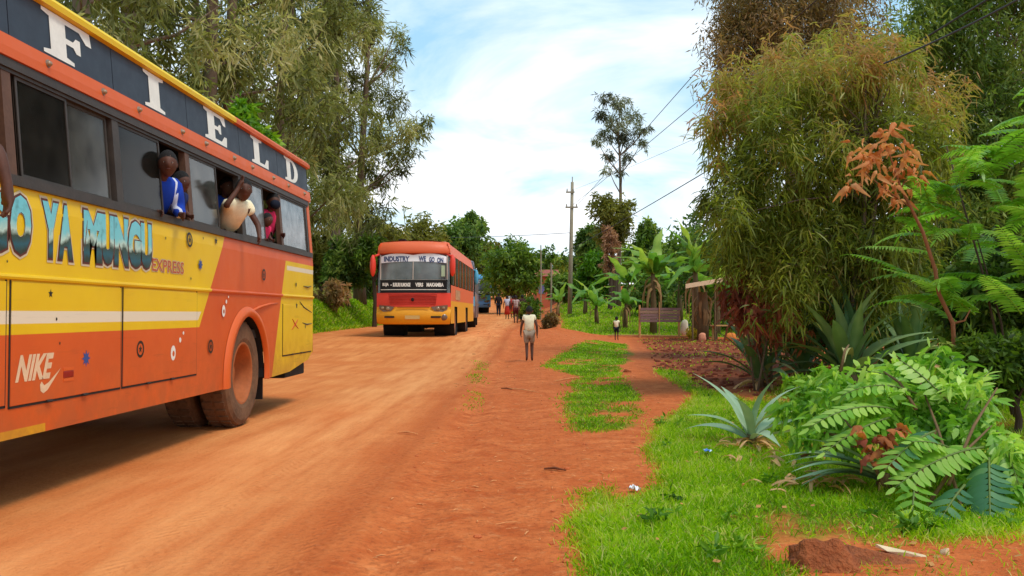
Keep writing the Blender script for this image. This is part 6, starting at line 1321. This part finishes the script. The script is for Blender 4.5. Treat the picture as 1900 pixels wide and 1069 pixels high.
# shelter
SY = 38.; sg = gp(1327, 620, SY); sh = thing('shelter', 'lean-to stall with a pale tilted roof sheet between the bananas', 'shelter', sg)
q = [at(1272, 533, SY-.8), at(1368, 517, SY-.8), at(1400, 512, SY+1.2), at(1290, 530, SY+1.2)]; m = MB(); nn = 13
for i in range(nn):
    u = i/(nn-1)
    for row_ in ((q[0], q[1]), (q[3], q[2])):
        c = row_[0].lerp(row_[1], u)-sg; m.v += [tuple(c+Vector((0, 0, .015*(i % 2)))), tuple(c+Vector((0, 0, .05+.015*(i % 2))))]
m.f = [f_ for i in range(nn-1) for f_ in ((4*i, 4*i+4, 4*i+5, 4*i+1), (4*i+1, 4*i+5, 4*i+7, 4*i+3), (4*i+2, 4*i+3, 4*i+7, 4*i+6), (4*i, 4*i+2, 4*i+6, 4*i+4))]; m.mi = [0]*len(m.f)
MB().add([tuple(q[0]-sg+Vector((0, -.03, -.05))), tuple(q[1]-sg+Vector((0, -.03, -.05))), tuple(q[1]-sg+Vector((0, -.03, .13))), tuple(q[0]-sg+Vector((0, -.03, .13))), tuple(q[0]-sg+Vector((0, .0, -.05))), tuple(q[1]-sg+Vector((0, .0, -.05))), tuple(q[1]-sg+Vector((0, .0, .13))), tuple(q[0]-sg+Vector((0, .0, .13)))], [(0, 1, 2, 3), (4, 7, 6, 5), (0, 4, 5, 1), (3, 2, 6, 7), (0, 3, 7, 4), (1, 5, 6, 2)]).build('fascia', mat('pale_sheet', lin(222, 190, 150), .7, .2, 6), sh)
m.build('roof', mat('pale_sheet', lin(222, 190, 150), .7, .2, 6), sh)
for px, yy, tp in ((1327, SY-.75, 524), (1285, SY-.7, 531), (1366, SY-.7, 518), (1330, SY+1.1, 524), (1395, SY+1.1, 514)):
    a = at(px, tp, yy)-sg; b = gp(px, 615, yy)-sg; MB().tube([b-Vector((0, 0, .1)), a], [.04, .035], 6).build('post', BSTEM, sh)
tb = thing('bench_table', 'rough plank table standing under the pale roof sheet', 'table', gp(1352, 620, SY-.4)); oo = tb.location
zt = at(1350, 603, SY-.4).z-oo.z
for k in range(3): MB().box(-.72, .72, -.3+k*.2, -.12+k*.2, zt-.05, zt).build('plank', POST, tb)
for x in (-.6, .6):
    for y in (-.24, .22): MB().box(x-.03, x+.03, y-.03, y+.03, -.1, zt-.05).build('leg', POST, tb)
def sack(label, px, py, Yv, r3, m, name='sack', cat='sack'):
    p = gp(px, py, Yv); mb = MB().ball((0, 0, r3[2]*.8), r3, 18, 14); mb.v = [((1 if x > 0 else -1)*abs(x/r3[0])**.7*r3[0]*(1+.10*math.sin(5*z/r3[2]+9*y)), (1 if y > 0 else -1)*abs(y/r3[1])**.7*r3[1]*(1+.1*math.sin(8*x)), max(z*(1+.12*math.sin(x*9+1)), -.02)) for x, y, z in mb.v]; o = mb.build(name, m, smooth=True); o.location = p; tag(o, label, cat)
sack('pale pink sack standing beside the stall', 1303, 632, SY-1.2, (.15, .13, .17), cloth_mat('pink_sack', lin(206, 136, 104))); sack('orange sack in front of the plank table', 1355, 636, SY-1.4, (.24, .2, .17), cloth_mat('orange_sack', lin(206, 120, 56))); sack('pale sack beside the right post of the plank board', 1270, 620, FY+.8, (.18, .15, .34), cloth_mat('white_sack', lin(206, 196, 170)))
bush('small yellow flowering plant by the pale sack', (1270, 1298, 606, 630), FY-.6, leaf_mat('yellow_flower', [(0, lin(120, 130, 20)), (1, lin(232, 200, 50)), (.5, lin(196, 170, 30))], .3), 10, 60, .1, .06, .6)
# dark shaggy banana stump column under the roof
p = gp(1304, 625, SY+.5); r = thing('dead_banana_stem', 'thick dark shaggy banana stem beside the stall', 'banana stem', p); MB().tube([(0, 0, -.1), (.02, 0, 1.0), (0, 0, 2.0)], [.26, .24, .2], 10).build('stem', BSTEM, r, smooth=True)
for i in range(12): place('dead_leaf', dead, r, (math.cos(i*2.4)*.2, math.sin(i*2.4)*.2, random.uniform(1.2, 2.0)), i*2.4, -.9, 0, 1.0)
# little brick house far behind the poles
hs_ = gp(1016, 525, 92); ho = thing('brick_house', 'small red brick house with a rusty roof beyond the poles', 'house', hs_, .1)
bw = mat('red_brick_wall', lin(176, 92, 60), .9, .25, 12); MB().box(-1.1, 1.1, 0, 4, -.3, 3.2).build('wall', bw, ho)
m = MB().add([(-1.3, -.4, 3.15), (1.3, -.4, 3.15), (1.3, 2, 3.9), (-1.3, 2, 3.9), (1.3, 4.4, 3.15), (-1.3, 4.4, 3.15)], [(0, 1, 2, 3), (3, 2, 4, 5), (0, 3, 5), (1, 4, 2)]); m.build('roof', mat('rusty_roof', lin(150, 78, 60), .8, .3, 6), ho)
w_ = MB().box(-.9, -.3, -.04, .0, 1.4, 2.3).build('window', mat('house_window', lin(110, 104, 150), .4, .1), ho); MB().box(-.97, -.23, -.06, -.001, 2.3, 2.37).build('frame', POST, w_); MB().box(.4, 1.2, -.04, .0, .0, 2.2).build('door', mat('house_door', lin(110, 70, 50), .7, .2), ho)
# far tree belt closing the view all round
for i, (px0, px1, top, Yv) in enumerate(((300, 620, 420, 105), (560, 760, 430, 120), (900, 1010, 455, 150), (1000, 1140, 462, 140), (1120, 1300, 450, 125), (1280, 1500, 430, 110), (1480, 1750, 400, 80), (1740, 2100, 400, 70))):
    crown_tree('leafy_tree', ('broad far tree ' + ('behind the roof of the near coach', 'behind the left bank bushes', 'where the dirt road leaves the view', 'behind the thin poles', 'behind the banana plants', 'behind the stall', 'behind the narrow leaved tree', 'behind the ferny sapling')[i]), (px0, px1, top, 575), Yv, (MIX, DKG)[i % 2], 50, 150, .6, .34, .45, 'far belt of trees')
